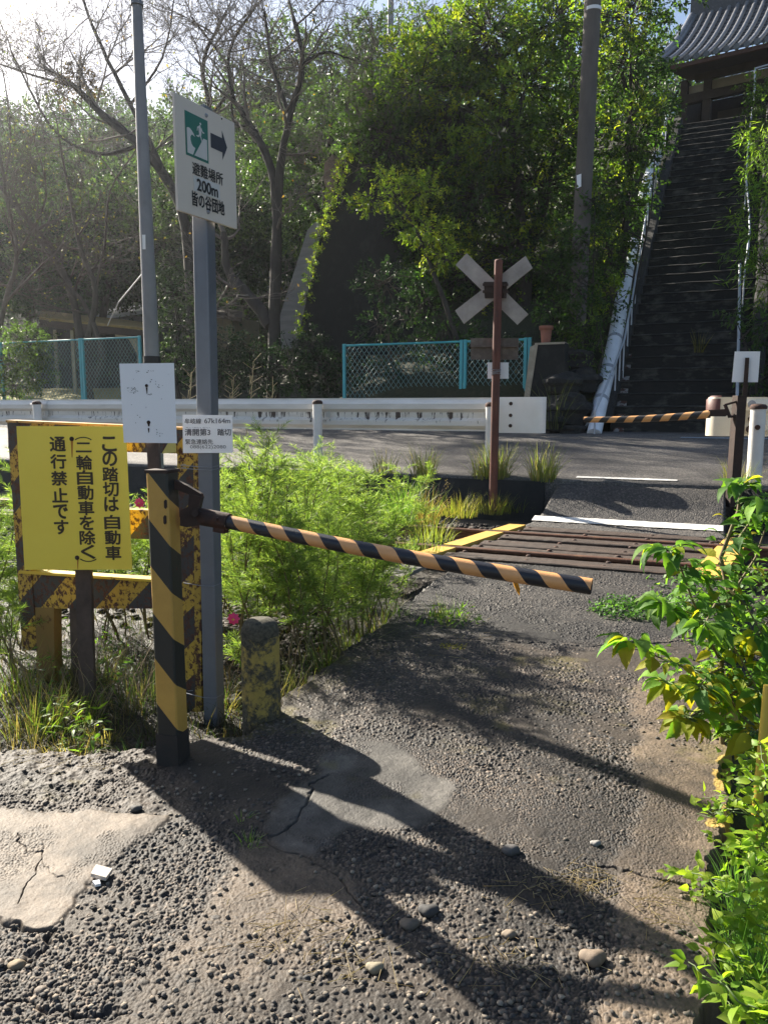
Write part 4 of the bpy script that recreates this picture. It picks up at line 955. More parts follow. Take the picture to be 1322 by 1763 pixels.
fence('turquoise chain-link fence with two bays before dark bushes, behind the crossbuck', NFE, [593, 797, 907], 593, 700, (1, 2))
fence('turquoise chain-link fence in front of the small shelter and sunny lawn', NFE + .5, [-220, 5, 143, 243], 599, 694, (2,))

# ================================================================== STAIRS
STEPM = mat('shade_dark_stone_step', (.020, .019, .018), (.011, .012, .011), (.085, .08, .072), scale=2.2, rough=.9, bmp=.6, bscale=22, stretch=(1, 1, 2.2), dist=.02)  # base darkened to stand for shade on the stairs; pale patches are lichen
NST = 36; tr = STOP / NST; rs = SM * tr; WS = 1.27
root = thing('stone_staircase', 'steep dark stone staircase with worn edges climbing to the tiled gate', 'staircase', S0)
for i in range(NST):
    mb = MB(); k = 14; A = []
    nose = .03 + .01 * random.random(); hh = rs
    for j in range(k):
        lt = -WS + 2 * WS * j / (k - 1); e = random.uniform(-.012, .012); zt_ = S0.z + hh * (i + 1) + random.uniform(-.008, .006)
        def pp_(dt, z): p = S0 + RV * lt + EV * (tr * i + dt); return Vector((p.x, p.y, z))
        A += [pp_(.03 + e, S0.z + hh * i - .05), pp_(.012 + e, zt_ - .05), pp_(e - .006, zt_ - .022), pp_(.02 + e, zt_), pp_(tr + .06, zt_ + .004)]
    fs = [(a * 5 + b, a * 5 + b + 1, (a + 1) * 5 + b + 1, (a + 1) * 5 + b) for a in range(k - 1) for b in range(4)]
    mb.add(A, fs); mb.build('step', STEPM, root)
for sd in (-1, 1):
    mb = MB(); k = 24; A = []
    for i in range(k):
        t = -.1 + (STOP + .2) * i / (k - 1); top_ = .30 + random.uniform(-.05, .05)
        for l, z in ((WS - .02, -.5), (WS + random.uniform(-.02, .02), top_ - .05), (WS + .04, top_), (WS + .26, top_ + random.uniform(-.03, .03)), (WS + .30, -.9)): A.append(ST(sd * l, t, z))
    mb.add(A, [(a * 5 + b, a * 5 + b + 1, (a + 1) * 5 + b + 1, (a + 1) * 5 + b) for a in range(k - 1) for b in range(4)]); mb.build('side_curb', STONE, root)
mb = MB(); mb.prism([ST(-WS - 1.2, STOP, 0) , ST(WS + 4, STOP, 0), ST(WS + 4, STOP, 0) + EV * 9, ST(-WS - 1.2, STOP, 0) + EV * 9], Vector((0, 0, -.25))); mb.build('landing', STONE, root)
# small plank leaning at the stair foot, weed on a step
mb = MB(); q = [PS(x, y, .05) for x, y in ((1052, 762), (1066, 762), (1083, 612), (1070, 612))]
mb.prism([p + Vector((0, 0, 0)) for p in q], Vector((.05, -.03, .03))); tag(mb.build('leaning_slab', rusty('peeling_white_slab', (.26, .25, .235), .53, 6, (.2, .19, .18), rough=.8), org=tuple(q[0])), 'narrow peeling whitish slab propped at the foot of the stairs beside the white pipe', 'slab')
# handrails
HR = mat('pale_handrail_steel', (.50, .53, .58), (.38, .40, .44), scale=6, rough=.4, metal=.3)
root = thing('handrail', 'pale steel handrail with many posts beside the white pipe', 'handrail', PS(1072, 600, .9))
pts = [PS(x, y, .9) for x, y in ((1024, 706), (1040, 672), (1060, 622), (1074, 585), (1088, 512), (1100, 440), (1110, 380), (1121, 320), (1130, 275), (1138, 240), (1147, 200))]
foot = PS(1002, 744, .06)
mb = MB(); mb.tube([foot, pts[0] - Vector((0, 0, .02))] + pts, .024, 8); mb.build('rail', HR, root)
for p in [pts[0]] + [pts[i] * (1 - f) + pts[i + 1] * f for i in range(2, 10) for f in (.0, .5)] + [pts[-1]]:
    mb = MB(); mb.tube([p, p - Vector((0, 0, .95))], .018, 7); mb.build('post', HR, root)
root = thing('handrail', 'pale kinked handrail on the side of the stairs with green bushes', 'handrail', PS(1273, 640, .9))
pts = [PS(x, y, .9) for x, y in ((1268, 690), (1271, 570), (1273, 455))]
pts2 = [PS(x, y, .9) for x, y in ((1281, 470), (1285, 440), (1290, 395), (1288, 350), (1284, 310), (1286, 270), (1290, 230), (1294, 186))]
mb = MB(); mb.tube(pts, .03, 8); mb.build('rail', HR, root); mb = MB(); mb.tube(pts2, .022, 8); mb.build('rail', HR, root)
for p in pts[:2] + pts2[::2]:
    mb = MB(); mb.tube([p, p - Vector((0, 0, .95))], .018, 7); mb.build('post', HR, root)
# thick white pipe beside the stairs
PIPE = rusty('peeling_white_pipe', (.84, .86, .90), .30, 3.5, (.72, .74, .78), rough=.4, width=.02, bmp=.1)
def pipe(label, px, w0, w1, dz):
    pts = [PS(x, y, dz) for x, y in px]; n = len(pts)
    rr = [(w0 + (w1 - w0) * i / (n - 1)) / 2 * pxm(p) for i, p in enumerate(pts)]
    root = thing('drain_pipe', label, 'pipe', pts[0]); mb = MB(); mb.tube(pts, rr, 20); mb.build('tube', PIPE, root)
    for i in range(1, n - 1):
        dd = (pts[i + 1] - pts[i]).normalized(); mb = MB(); mb.tube([pts[i] - dd * .05, pts[i] + dd * .05], rr[i] * 1.05, 20); mb.build('collar', mat('pipe_collar', (.40, .42, .46), (.3, .31, .34), rough=.6), root)
pipe('thick white pipe with peeling skin lying along the foot of the stairs', [(1022, 748), (1034, 690), (1046, 638), (1058, 585), (1068, 530), (1077, 470), (1086, 420)], 25, 24, .34)
pipe('upper length of white pipe disappearing into leaves higher up the stairs', [(1104, 352), (1112, 322), (1120, 294), (1130, 268)], 21, 17, .42)

# ================================================================== TEMPLE GATE
GA = R(34); GU = Vector((math.cos(GA), -math.sin(GA), 0)); GV = Vector((math.sin(GA), math.cos(GA), 0))      # along the eave, and back
e0 = PY(1150, 112, 30.0); e1 = PY(1322, 78, 26.6)
GZ = e0.z; GP = e0
TILE = mat('silver_roof_tile', (.21, .215, .23), (.13, .135, .145), (.29, .295, .31), scale=6, rough=.33, bmp=.3, bscale=30)
TILE2 = mat('dark_roof_tile', (.07, .072, .08), (.045, .046, .05), (.10, .102, .11), scale=9, rough=.5, bmp=.4, bscale=30)
WOODD = mat('old_gate_timber', (.060, .044, .034), (.035, .027, .022), scale=5, rough=.85, bmp=.4, bscale=30)
PLAST = mat('gate_plaster', (.48, .44, .36), (.38, .35, .29), scale=3, rough=.9)
root = thing('temple_gate', 'wooden temple gate with a curved grey tiled roof at the top of the stairs', 'gate', (GP + GU * 4 + GV * 1.5).to_tuple()[:2] + (GZ - 3.4,))
def roof_pt(a, t, lift=0.0):
    """a along the eave, t 0..1 from eave to ridge"""
    run = 5.0 * t; z = 2.5 * t + 1.1 * t * t
    up = .10 * max(0, (1.2 - a) / 1.2) ** 2 * (1 - t)
    return GP + GU * (a + .75 * t * (a < -99)) + GV * run + Vector((0, 0, z + up + lift))
A0, A1 = -.45, 11.0; sp = .33; k = 22
mb = MB(); A = []; na = 40
for i in range(na):
    a = A0 + (A1 - A0) * i / (na - 1)
    A += [roof_pt(a, j / (k - 1), 0) for j in range(k)]
mb.add(A, [(i * k + j, i * k + j + 1, (i + 1) * k + j + 1, (i + 1) * k + j) for i in range(na - 1) for j in range(k - 1)], 0, True)
rf = mb.build('roof', TILE2, root)
# stepped courses of flat tiles, then the round cover tiles running down the slope
mb = MB()
for j in range(17):
    t0, t1 = j / 17, (j + 1) / 17
    for i in range(30):
        a, b = A0 + (A1 - A0) * i / 30, A0 + (A1 - A0) * (i + 1) / 30
        mb.add([roof_pt(a, t0, .055), roof_pt(b, t0, .055), roof_pt(b, t1, .015), roof_pt(a, t1, .015), roof_pt(a, t0, .0), roof_pt(b, t0, .0)], [(0, 1, 2, 3), (4, 5, 1, 0)])
mb.build('tile_course', TILE2, rf)
mb = MB()
for i in range(int((A1 - A0) / sp)):
    a = A0 + .1 + i * sp; pts = [roof_pt(a, j / 18, .075) for j in range(19)]
    mb.tube(pts, [.082 + .006 * (j % 2) for j in range(19)], 8)
    e = pts[0] - GV * .012; mb.tube([e - GV * .03, e + GV * .05], .105, 12)
mb.build('cover_tile', TILE, rf)
mb = MB(); mb.tube([roof_pt(A0 - .03, j / 18, .12) for j in range(19)], .14, 10); mb.build('verge_tile', TILE, rf)
mb = MB()
for i in range(16): p = roof_pt(A0 - .1, .08 + i * .055, .02); mb.tube([p - GU * .25, p + GU * .2], .07, 8)
mb.build('verge_end_tile', TILE, rf)
mb = MB(); rz = roof_pt(0, 1.0, .0); 
mb.prism([roof_pt(A0 - .1, 1, .0), roof_pt(A1, 1, .0), roof_pt(A1, 1, .75), roof_pt(A0 - .1, 1, .75)], GV * .4); mb.build('ridge', TILE2, rf)
mb = MB(); mb.prism([GP + GU * A0 + Vector((0, 0, -.02 )) + GV * .05, GP + GU * A1 + Vector((0, 0, -.02)) + GV * .05, GP + GU * A1 + Vector((0, 0, -.16)) + GV * .05, GP + GU * A0 + Vector((0, 0, -.16)) + GV * .05], GV * .12); mb.build('eave_board', mat('red_brown_board', (.13, .06, .045), (.08, .04, .03), rough=.8), root)
mb = MB(); mb.prism([GP + GU * .0 + GV * .2 + Vector((0, 0, -.08)), GP + GU * A1 + GV * .2 + Vector((0, 0, -.08)), GP + GU * A1 + GV * 3.2 + Vector((0, 0, .55)), GP + GU * .0 + GV * 3.2 + Vector((0, 0, .55))], Vector((0, 0, -.06))); mb.build('soffit', WOODD, root)
def gbox(name, a, b, v, z0, z1, m, th=.25):
    mb = MB(); c = GP + GU * ((a + b) / 2) + GV * v; mb.box((c.x, c.y, GZ + (z0 + z1) / 2), (b - a, th, z1 - z0), -GA); return mb.build(name, m, root)
FB = 2.2
gbox('lintel', .5, 10.4, FB - .16, -.03, .36, mat('gate_lintel', (.10, .082, .062), (.07, .058, .045), scale=4, rough=.85, bmp=.3, bscale=25), .22)
gbox('plaster_panel', 1.05, 10.4, FB, -.42, -.04, PLAST, .1)
gbox('plaster_panel', .25, .78, FB, -.50, -.10, PLAST, .1)
gbox('crossbeam', .1, 10.4, FB - .05, -.74, -.43, WOODD, .3)
gbox('crossbeam', 1.1, 8.6, FB + 1.2, -1.35, -.85, mat('gate_beam_grey', (.085, .075, .065), (.06, .052, .046), rough=.85), .25)
gbox('rear_wall', -.1, 10.4, FB + 2.6, -5.2, .1, mat('gate_dark_interior', (.03, .03, .033), (.02, .02, .022), rough=.9), .2)
for a, b in ((.0, .22), (.80, 1.08), (7.6, 7.9)): gbox('column', a, b, FB - .04, -5.4, -.03, WOODD, .26)
gbox('side_wall', -.1, .15, FB + 1.3, -5.2, .2, WOODD, 2.5)
gbox('name_board', 3.4, 4.6, FB - .30, .02, .14, mat('pale_board', (.42, .38, .29), (.35, .31, .24), rough=.8), .05)
gbox('offering_box', 1.0, 2.2, FB - .6, -2.6, -1.9, mat('blue_grey_box', (.075, .095, .12), (.06, .075, .095), rough=.7), .8)
g2 = PY(1299, 118, 24); mb = MB(); mb.tube([PY(1298, 175, 24), g2, PY(1340, 106, 24)], .03, 6); tag(mb.build('pipe_frame', HR, org=tuple(g2)), 'thin pale pipe frame standing in front of the gate above the bushes', 'frame')

# ================================================================== UTILITY POLES
ub = PN(989, 660, 18.4); ut = PN(1021, -20, 18.4); u3 = PN(1004, 320, 18.4)
root = thing('utility_pole', 'thick grey-brown concrete utility pole rising out of the trees beside the stairs', 'utility pole', ub)
POLEM = mat('utility_pole_concrete', (.145, .125, .11), (.095, .082, .073), scale=3, rough=.85, bmp=.2, bscale=30, stretch=(1, 1, .3))
mb = MB(); dd = ut - ub; mb.tube([ub - dd * .06, ub, u3, ut, ut + dd * .5], [.195, .19, .187, .18, .15], 24); mb.build('shaft', POLEM, root)
bd = PN(1020, 18, 18.4); mb = MB(); mb.tube([bd - Vector((0, 0, .035)), bd + Vector((0, 0, .035))], .187, 24); mb.build('steel_band', WHITEP, root)
pl = Plane(PN(1000, 310, 18.18), DV); plate_prism(pl, [(992, 302), (1000, 299), (1000, 321), (993, 324)], .004, WHITEP, 'number_plate', root)
f0, f1 = PN(671, 140, 33), PN(673, -20, 33); root = thing('utility_pole', 'thin pale grey pole far behind the trees near the top of the picture', 'utility pole', (f0.x, f0.y, hz(f0.x, f0.y)))
mb = MB(); mb.tube([Vector((f0.x, f0.y, hz(f0.x, f0.y) - .5)), f0, f1, f1 + (f1 - f0) * .4], [.16, .14, .125, .12], 14); mb.build('shaft', mat('hazy_grey_pole', (.33, .34, .37), (.27, .28, .30), rough=.7), root)

# ================================================================== RETAINING WALLS, BLOCK, POT
NW = 20.5
pl = Plane(PN(600, 450, NW), DV); root = thing('retaining_wall', 'tall dark concrete retaining wall with a sloping mossy edge behind the trees', 'wall', PN(600, 600, NW))
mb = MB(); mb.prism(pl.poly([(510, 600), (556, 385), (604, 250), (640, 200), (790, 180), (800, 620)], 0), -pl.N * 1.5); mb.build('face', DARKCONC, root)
mb = MB(); mb.prism(pl.poly([(474, 600), (480, 545), (528, 395), (545, 378), (560, 380), (514, 600)], -.05), -pl.N * 1.2); mb.build('buttress', mat('grey_board_concrete', (.27, .255, .24), (.19, .18, .17), scale=2, rough=.9, bmp=.3, bscale=25, stretch=(.5, .5, 4)), root)
mb = MB(); mb.prism(pl.poly([(541, 272), (556, 254), (566, 300), (562, 345), (553, 352), (541, 300)], -.6), -pl.N * .8); mb.build('end_block', mat('brown_block', (.30, .22, .17), (.22, .16, .125), scale=3, rough=.9, bmp=.3, bscale=20), root)
NB = 16.5
pl = Plane(PN(940, 640, NB), DV); pb = PN(940, 700, NB); root = thing('concrete_block', 'dark concrete wall stub with a slanting edge coloured pale as sunlit beside the turquoise fence', 'block', (pb.x, pb.y, .8))
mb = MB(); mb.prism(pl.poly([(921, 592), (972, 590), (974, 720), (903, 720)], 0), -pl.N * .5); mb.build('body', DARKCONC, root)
mb = MB(); mb.prism(pl.poly([(913, 597), (926, 592), (906, 720), (898, 720)], .03), -pl.N * .12); mb.prism(pl.poly([(921, 590.5), (972, 588.5), (972, 592), (920, 594)], .02), -pl.N * .5); mb.build('sunlit_edge', mat('pale_lit_concrete', (.42, .36, .27), (.28, .24, .18), scale=6, rough=.9, bmp=.4), root)  # sunlight on this edge put into a paler concrete colour
pc = PN(939, 592, NB + .22); rr = 11 * pxm(pc); root = thing('flower_pot', 'terracotta flower pot standing on top of the dark concrete wall stub', 'flower pot', pc)
TERRA = mat('terracotta', (.30, .115, .07), (.22, .085, .055), scale=5, rough=.85)
hh = 30 * pxm(pc); mb = MB(); mb.lathe(pc, [(rr * .68, 0), (rr * .9, hh * .78), (rr * .9, hh * .78), (rr * 1.08, hh * .80), (rr * 1.1, hh), (rr * .95, hh), (rr * .9, hh * .85)], 24); mb.build('pot', TERRA, root)
# stones of the bank at the stair foot
BANKL = ['large dark boulder at the corner of the bank beside the white pipe', 'dark boulder leaning on the wall stub', 'dark flat stone low in the bank beside the guardrail end', 'dark stone under the ferns, in the middle of the bank', 'dark stone high on the bank by the utility pole', 'small dark stone at the road edge of the bank']
for (px, py, n, r), lab in zip(((975, 705, 16.4, 42), (968, 660, 16.5, 30), (950, 725, 16.1, 26), (1000, 655, 17.0, 32), (985, 620, 17.2, 34), (985, 742, 16.1, 18)), BANKL):
    c = PN(px, py, n); rr = r * pxm(c); bm = bmesh.new(); bmesh.ops.create_icosphere(bm, subdivisions=3, radius=1)
    for v in bm.verts:
        p = v.co; q = 1 + .22 * math.sin(p.x * 3 + px) * math.cos(p.y * 4 + py) + .12 * math.sin(p.z * 7 + px); q *= min(1.0, .75 / max(.3, abs(p.z) + .05)) if abs(p.z) > .7 else 1
        v.co = Vector((p.x * 1.1, p.y * .8, p.z * .75)) * q
    mb = MB(); mb.add([c + v.co * rr for v in bm.verts], [tuple(v.index for v in f.verts) for f in bm.faces], 0, False); bm.free()
    tag(mb.build('boulder', STONE, org=tuple(c)), lab, 'boulder', 'boulders of the bank beside the stairs')

# ================================================================== SHELTER AND FAR BUILDINGS
NS = 25.0
pa, pbk = PN(75, 549, NS - 1.5), PN(262, 572, NS - 1.5)
root = thing('garden_shelter', 'small open shelter with a mossy yellow-brown roof behind the turquoise fence', 'shelter', (PN(160, 650, NS).x, PN(160, 650, NS).y, 1.2))
z0 = hz(root.location.x, root.location.y); ROOFM = mat('mossy_yellow_roof', (.40, .28, .08), (.26, .18, .06), (.16, .12, .06), scale=4, rough=.9, bmp=.4, bscale=20)
A = [PN(68, 546, NS - 1.6), PN(264, 566, NS - 1.6), PN(262, 556, NS + 1.5), PN(72, 534, NS + 1.5)]
mb = MB(); mb.prism(A, Vector((0, 0, -.09))); mb.build('roof', ROOFM, root)
mb = MB(); mb.prism([A[0] + Vector((0, 0, -.10)), A[1] + Vector((0, 0, -.10)), A[1] + Vector((0, 0, -.36)), A[0] + Vector((0, 0, -.36))], NV * .1); mb.build('fascia', DARKRUST, root)
for px, n in ((125, NS - 1.3), (238, NS - 1.3), (95, NS + 1.2), (250, NS + 1.2)):
    p = PN(px, 568, n); mb = MB(); mb.box((p.x, p.y, (p.z + 1.0) / 2), (.13, .13, p.z - 1.0)); mb.build('post', mat('cream_post', (.40, .36, .27), (.32, .28, .2), rough=.8), root)
p = PN(238, 572, NS - 1.3); mb = MB(); mb.prism([p + DV * -.02, p + DV * -1.1 + Vector((0, 0, -.0)), p + DV * -1.1 + Vector((0, 0, -.12)), p + DV * -.45 + Vector((0, 0, -.25)), p + DV * -.12 + Vector((0, 0, -.75)), p + DV * -.02 + Vector((0, 0, -.75))], NV * .12); mb.build('bracket', mat('cream_bracket', (.45, .40, .28), (.36, .32, .22), rough=.8), root)
mb = MB(); a, b = PN(60, 600, NS + 2.2), PN(265, 600, NS + 2.2); mb.prism([Vector((a.x, a.y, 1.2)), Vector((b.x, b.y, 1.2)), Vector((b.x, b.y, a.z + .9)), Vector((a.x, a.y, a.z + .9))], NV * .1); mb.build('rear_wall', DARKCONC, root)
def shed(label, pts_roof, n, depth, wall_px, wm, rm):
    A = [PN(x, y, n + dn) for x, y, dn in pts_roof]; root = thing('shed', label, 'shed', (A[0].x, A[0].y, 1.5))
    mb = MB(); mb.prism(A, Vector((0, 0, -.14))); mb.build('roof', rm, root)
    x0, x1, yt, yb = wall_px; pl = Plane(PN((x0 + x1) / 2, yt, n + .3), DV); mb = MB(); mb.prism(pl.poly([(x0, yt), (x1, yt), (x1, yb), (x0, yb)], 0), -pl.N * depth); mb.build('wall', wm, root)
shed('pale shed with a light blue-grey roof half hidden by bare branches', [(165, 546, 0), (262, 533, 0), (262, 522, 3), (175, 534, 3)], 29, 2.5, (176, 256, 545, 640), mat('grey_shed_wall', (.2, .2, .2), (.15, .15, .15), rough=.9), mat('pale_blue_roof', (.55, .58, .64), (.45, .48, .53), rough=.5))
shed('small brown-walled shed with a dark roof behind the square sign post', [(370, 540, 0), (418, 548, 0), (418, 536, 2.5), (370, 528, 2.5)], 26, 2, (374, 400, 545, 600), mat('tan_wall', (.30, .24, .15), (.24, .19, .12), rough=.9), mat('brown_roof', (.10, .07, .055), (.07, .05, .04), rough=.9))
WF = mat('white_metal_rail', (.62, .64, .67), (.5, .52, .55), rough=.5)
c = PN(440, 475, 31); root = thing('white_railing', 'short white railing far back between the tree trunks', 'railing', (c.x, c.y, c.z - .8))
mb = MB()
for dy in (-8, 0, 8): mb.tube([PN(408, 482 + dy, 31), PN(466, 458 + dy, 31)], .07, 6)
mb.build('rail', WF, root)
for px in (415, 445, 462): mb = MB(); mb.tube([PN(px, 505, 31), PN(px, 462, 31)], .06, 6); mb.build('post', WF, root)

# ================================================================== PLANT BUILDERS
def unit(v): return v / (np.linalg.norm(v, axis=-1, keepdims=True) + 1e-9)
def leaf_geo(P, D, N, L, W, fold=.18):
    """folded pointed leaves: base, two sides, tip"""
    D = unit(D); Sd = unit(np.cross(D, N)); N = np.cross(Sd, D); L = L[:, None]; W = W[:, None]
    V = np.stack([P, P + D * L * .42 + Sd * W * .5 + N * W * fold, P + D * L - N * L * .10, P + D * L * .42 - Sd * W * .5 + N * W * fold], 1)
    n = len(P); b = (np.arange(n) * 4)[:, None]
    return V.reshape(-1, 3), np.concatenate([b + np.array([[0, 1, 2]]), b + np.array([[0, 2, 3]])], 0)
def curved_leaf(P, D, N, L, W, droop, fold=.25, k=7, tipw=1.0):
    """ovate leaves with a midrib fold and a drooping pointed tip"""
    n = len(P); D = unit(D); Sd = unit(np.cross(D, N)); N = np.cross(Sd, D)
    ts = np.linspace(0, 1, k); prof = np.interp(ts, [0, .08, .28, .5, .75, .92, 1], [.05, .55, 1, .86, .42, .12, .0]); V = []
    pos = P.copy(); ang = np.zeros(n)
    for i, t in enumerate(ts):
        if i: a = ang[:, None]; pos = pos + (D * np.cos(a) - N * np.sin(a)) * (L / (k - 1))[:, None]; ang = ang + droop / (k - 1)
        a = ang[:, None]; nn_ = N * np.cos(a) + D * np.sin(a); wv_ = 1 + .10 * np.sin(i * 2.6 + np.arange(n))
        w_ = (W * prof[i] * .5 * wv_)[:, None]
        V += [pos - Sd * w_ + nn_ * w_ * fold, pos, pos + Sd * w_ + nn_ * w_ * fold]
    V = np.stack(V, 1).reshape(-1, 3); b = (np.arange(n) * 3 * k)[:, None]; F_ = []
    for i in range(k - 1):
        o = i * 3
        for j in range(2): F_.append(b + np.array([[o + j, o + j + 1, o + j + 4, o + j + 3]]))
    return V, np.concatenate(F_, 0)
def randdir(n): return unit(rng.normal(size=(n, 3)))
def vary(cols, n, bright=.35):
    """n leaf colours drawn between the given ones"""
    c = np.array(cols); a = rng.integers(0, len(c), n); b = rng.integers(0, len(c), n); t = rng.random((n, 1))
    return np.clip((c[a] * (1 - t) + c[b] * t) * np.exp(rng.normal(0, bright, (n, 1)) * .6), .003, 1)
def blob_tree(name, label, cat, n, blobs, trunk, cols, leaf=(.10, .05), dens=1.0, group=None, m=None, trunk_r=.12, spray=14, barkm=None, squash=.85, limbs=True, hollow=.45, sun_cols=None, bright=.35, ground=None, trunk_part='trunk', crown_part='crown'):
    m = m or LEAF; barkm = barkm or DARKBARK
    cs = [(PN(b[0], b[1], n + (b[3] if len(b) > 3 else 0)), b[2]) for b in blobs]; cs = [(c, r * pxm(c)) for c, r in cs]
    tb = PN(trunk[0], 640, n); gz = hz(tb.x, tb.y) if ground is None else ground
    root = thing(name, label, cat, (tb.x, tb.y, gz), group)
    Ps, Ds, Ns, Ls, Ws, Cs = [], [], [], [], [], []; S0_, S1_, Ra, Rb = [], [], [], []
    for c, r in cs:
        nt_ = int(dens * 95 * (r / (leaf[0] * 7)) ** 2 / spray * 10) + 6
        d = randdir(nt_); d[:, 2] *= 1.0
        lob = 1 + .30 * np.sin(d[:, 0] * 5 + c.x * 3) * np.cos(d[:, 1] * 6 + c.z * 2) + .18 * np.sin(d[:, 2] * 9 + d[:, 0] * 7)
        rad = r * lob * (hollow + (1 - hollow) * rng.random(nt_) ** .45)
        tip_ = np.array(c) + d * rad[:, None] * np.array([1, 1, squash])
        tipc = vary(cols, nt_, bright)
        if sun_cols is not None:  # tips facing the sun take brighter colours, sunlight put into the leaves
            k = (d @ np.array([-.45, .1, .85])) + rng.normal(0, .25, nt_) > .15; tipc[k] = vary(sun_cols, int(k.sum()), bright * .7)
        tl = leaf[0] * 3.2
        tdir = unit(d + .5 * rng.normal(size=(nt_, 3)) + np.array([0, 0, -.15]))
        for q in range(spray):
            f = (q + rng.random(nt_)) / spray
            p = tip_ + tdir * (f * tl)[:, None] + rng.normal(0, leaf[0] * .35, (nt_, 3))
            dd = unit(tdir + .9 * rng.normal(size=(nt_, 3)) + np.array([0, 0, -.25])); nn_ = unit(np.array([0, 0, 1.0]) + .75 * rng.normal(size=(nt_, 3)))
            Ps.append(p); Ds.append(dd); Ns.append(nn_); s_ = .65 + .7 * rng.random(nt_); Ls.append(leaf[0] * s_); Ws.append(leaf[1] * s_); Cs.append(np.clip(tipc * (1 + rng.normal(0, .16, (nt_, 1))), .003, 1))
        k = rng.random(nt_) < .45
        S0_.append(np.array(c) + d[k] * rad[k, None] * .25 + rng.normal(0, .05, (k.sum(), 3))); S1_.append(tip_[k] + tdir[k] * tl); Ra.append(np.full(k.sum(), .012 + .004 * r)); Rb.append(np.full(k.sum(), .003))
    V, F_ = leaf_geo(np.concatenate(Ps), np.concatenate(Ds), np.concatenate(Ns), np.concatenate(Ls), np.concatenate(Ws))
    npmesh(crown_part, V, F_, m, root, col=np.repeat(np.concatenate(Cs), 4, axis=0))
    mb = MB(); topc = max(cs, key=lambda q: q[0].z)[0]; midz = gz + (min(c.z for c, r in cs) - gz) * .55
    if limbs:
        zt_ = max(gz + .4, midz); tx = Vector((tb.x, tb.y, gz - .2)); top_ = topc
        mid = Vector((tb.x * .8 + top_.x * .2, tb.y, max(zt_, gz + .3)))
        mb.tube([tx, tx * .5 + mid * .5 + Vector((.08, 0, 0)), mid, mid * .5 + top_ * .5 + Vector((.15, 0, 0)), top_], [trunk_r * 1.25, trunk_r, trunk_r * .85, trunk_r * .5, trunk_r * .12], 10)
        for c, r in cs:
            if c == topc: continue
            f = min(.9, max(.1, (c.z - .7 * r - mid.z) / max(.5, top_.z - mid.z))); st_ = mid * (1 - f) + top_ * f
            if c.z < mid.z: st_ = mid
            mb.tube([st_, st_ * .5 + c * .5 + Vector((random.uniform(-.2, .2), 0, random.uniform(-.1, .3))), c], [trunk_r * .5, trunk_r * .32, trunk_r * .12], 7)
        mb.build(trunk_part, barkm, root)
    V2, F2 = segmesh('', np.concatenate(S0_), np.concatenate(S1_), np.concatenate(Ra), np.concatenate(Rb), 3, None, retdata=True)
    npmesh('twigs', V2, F2, barkm, root)
    return root
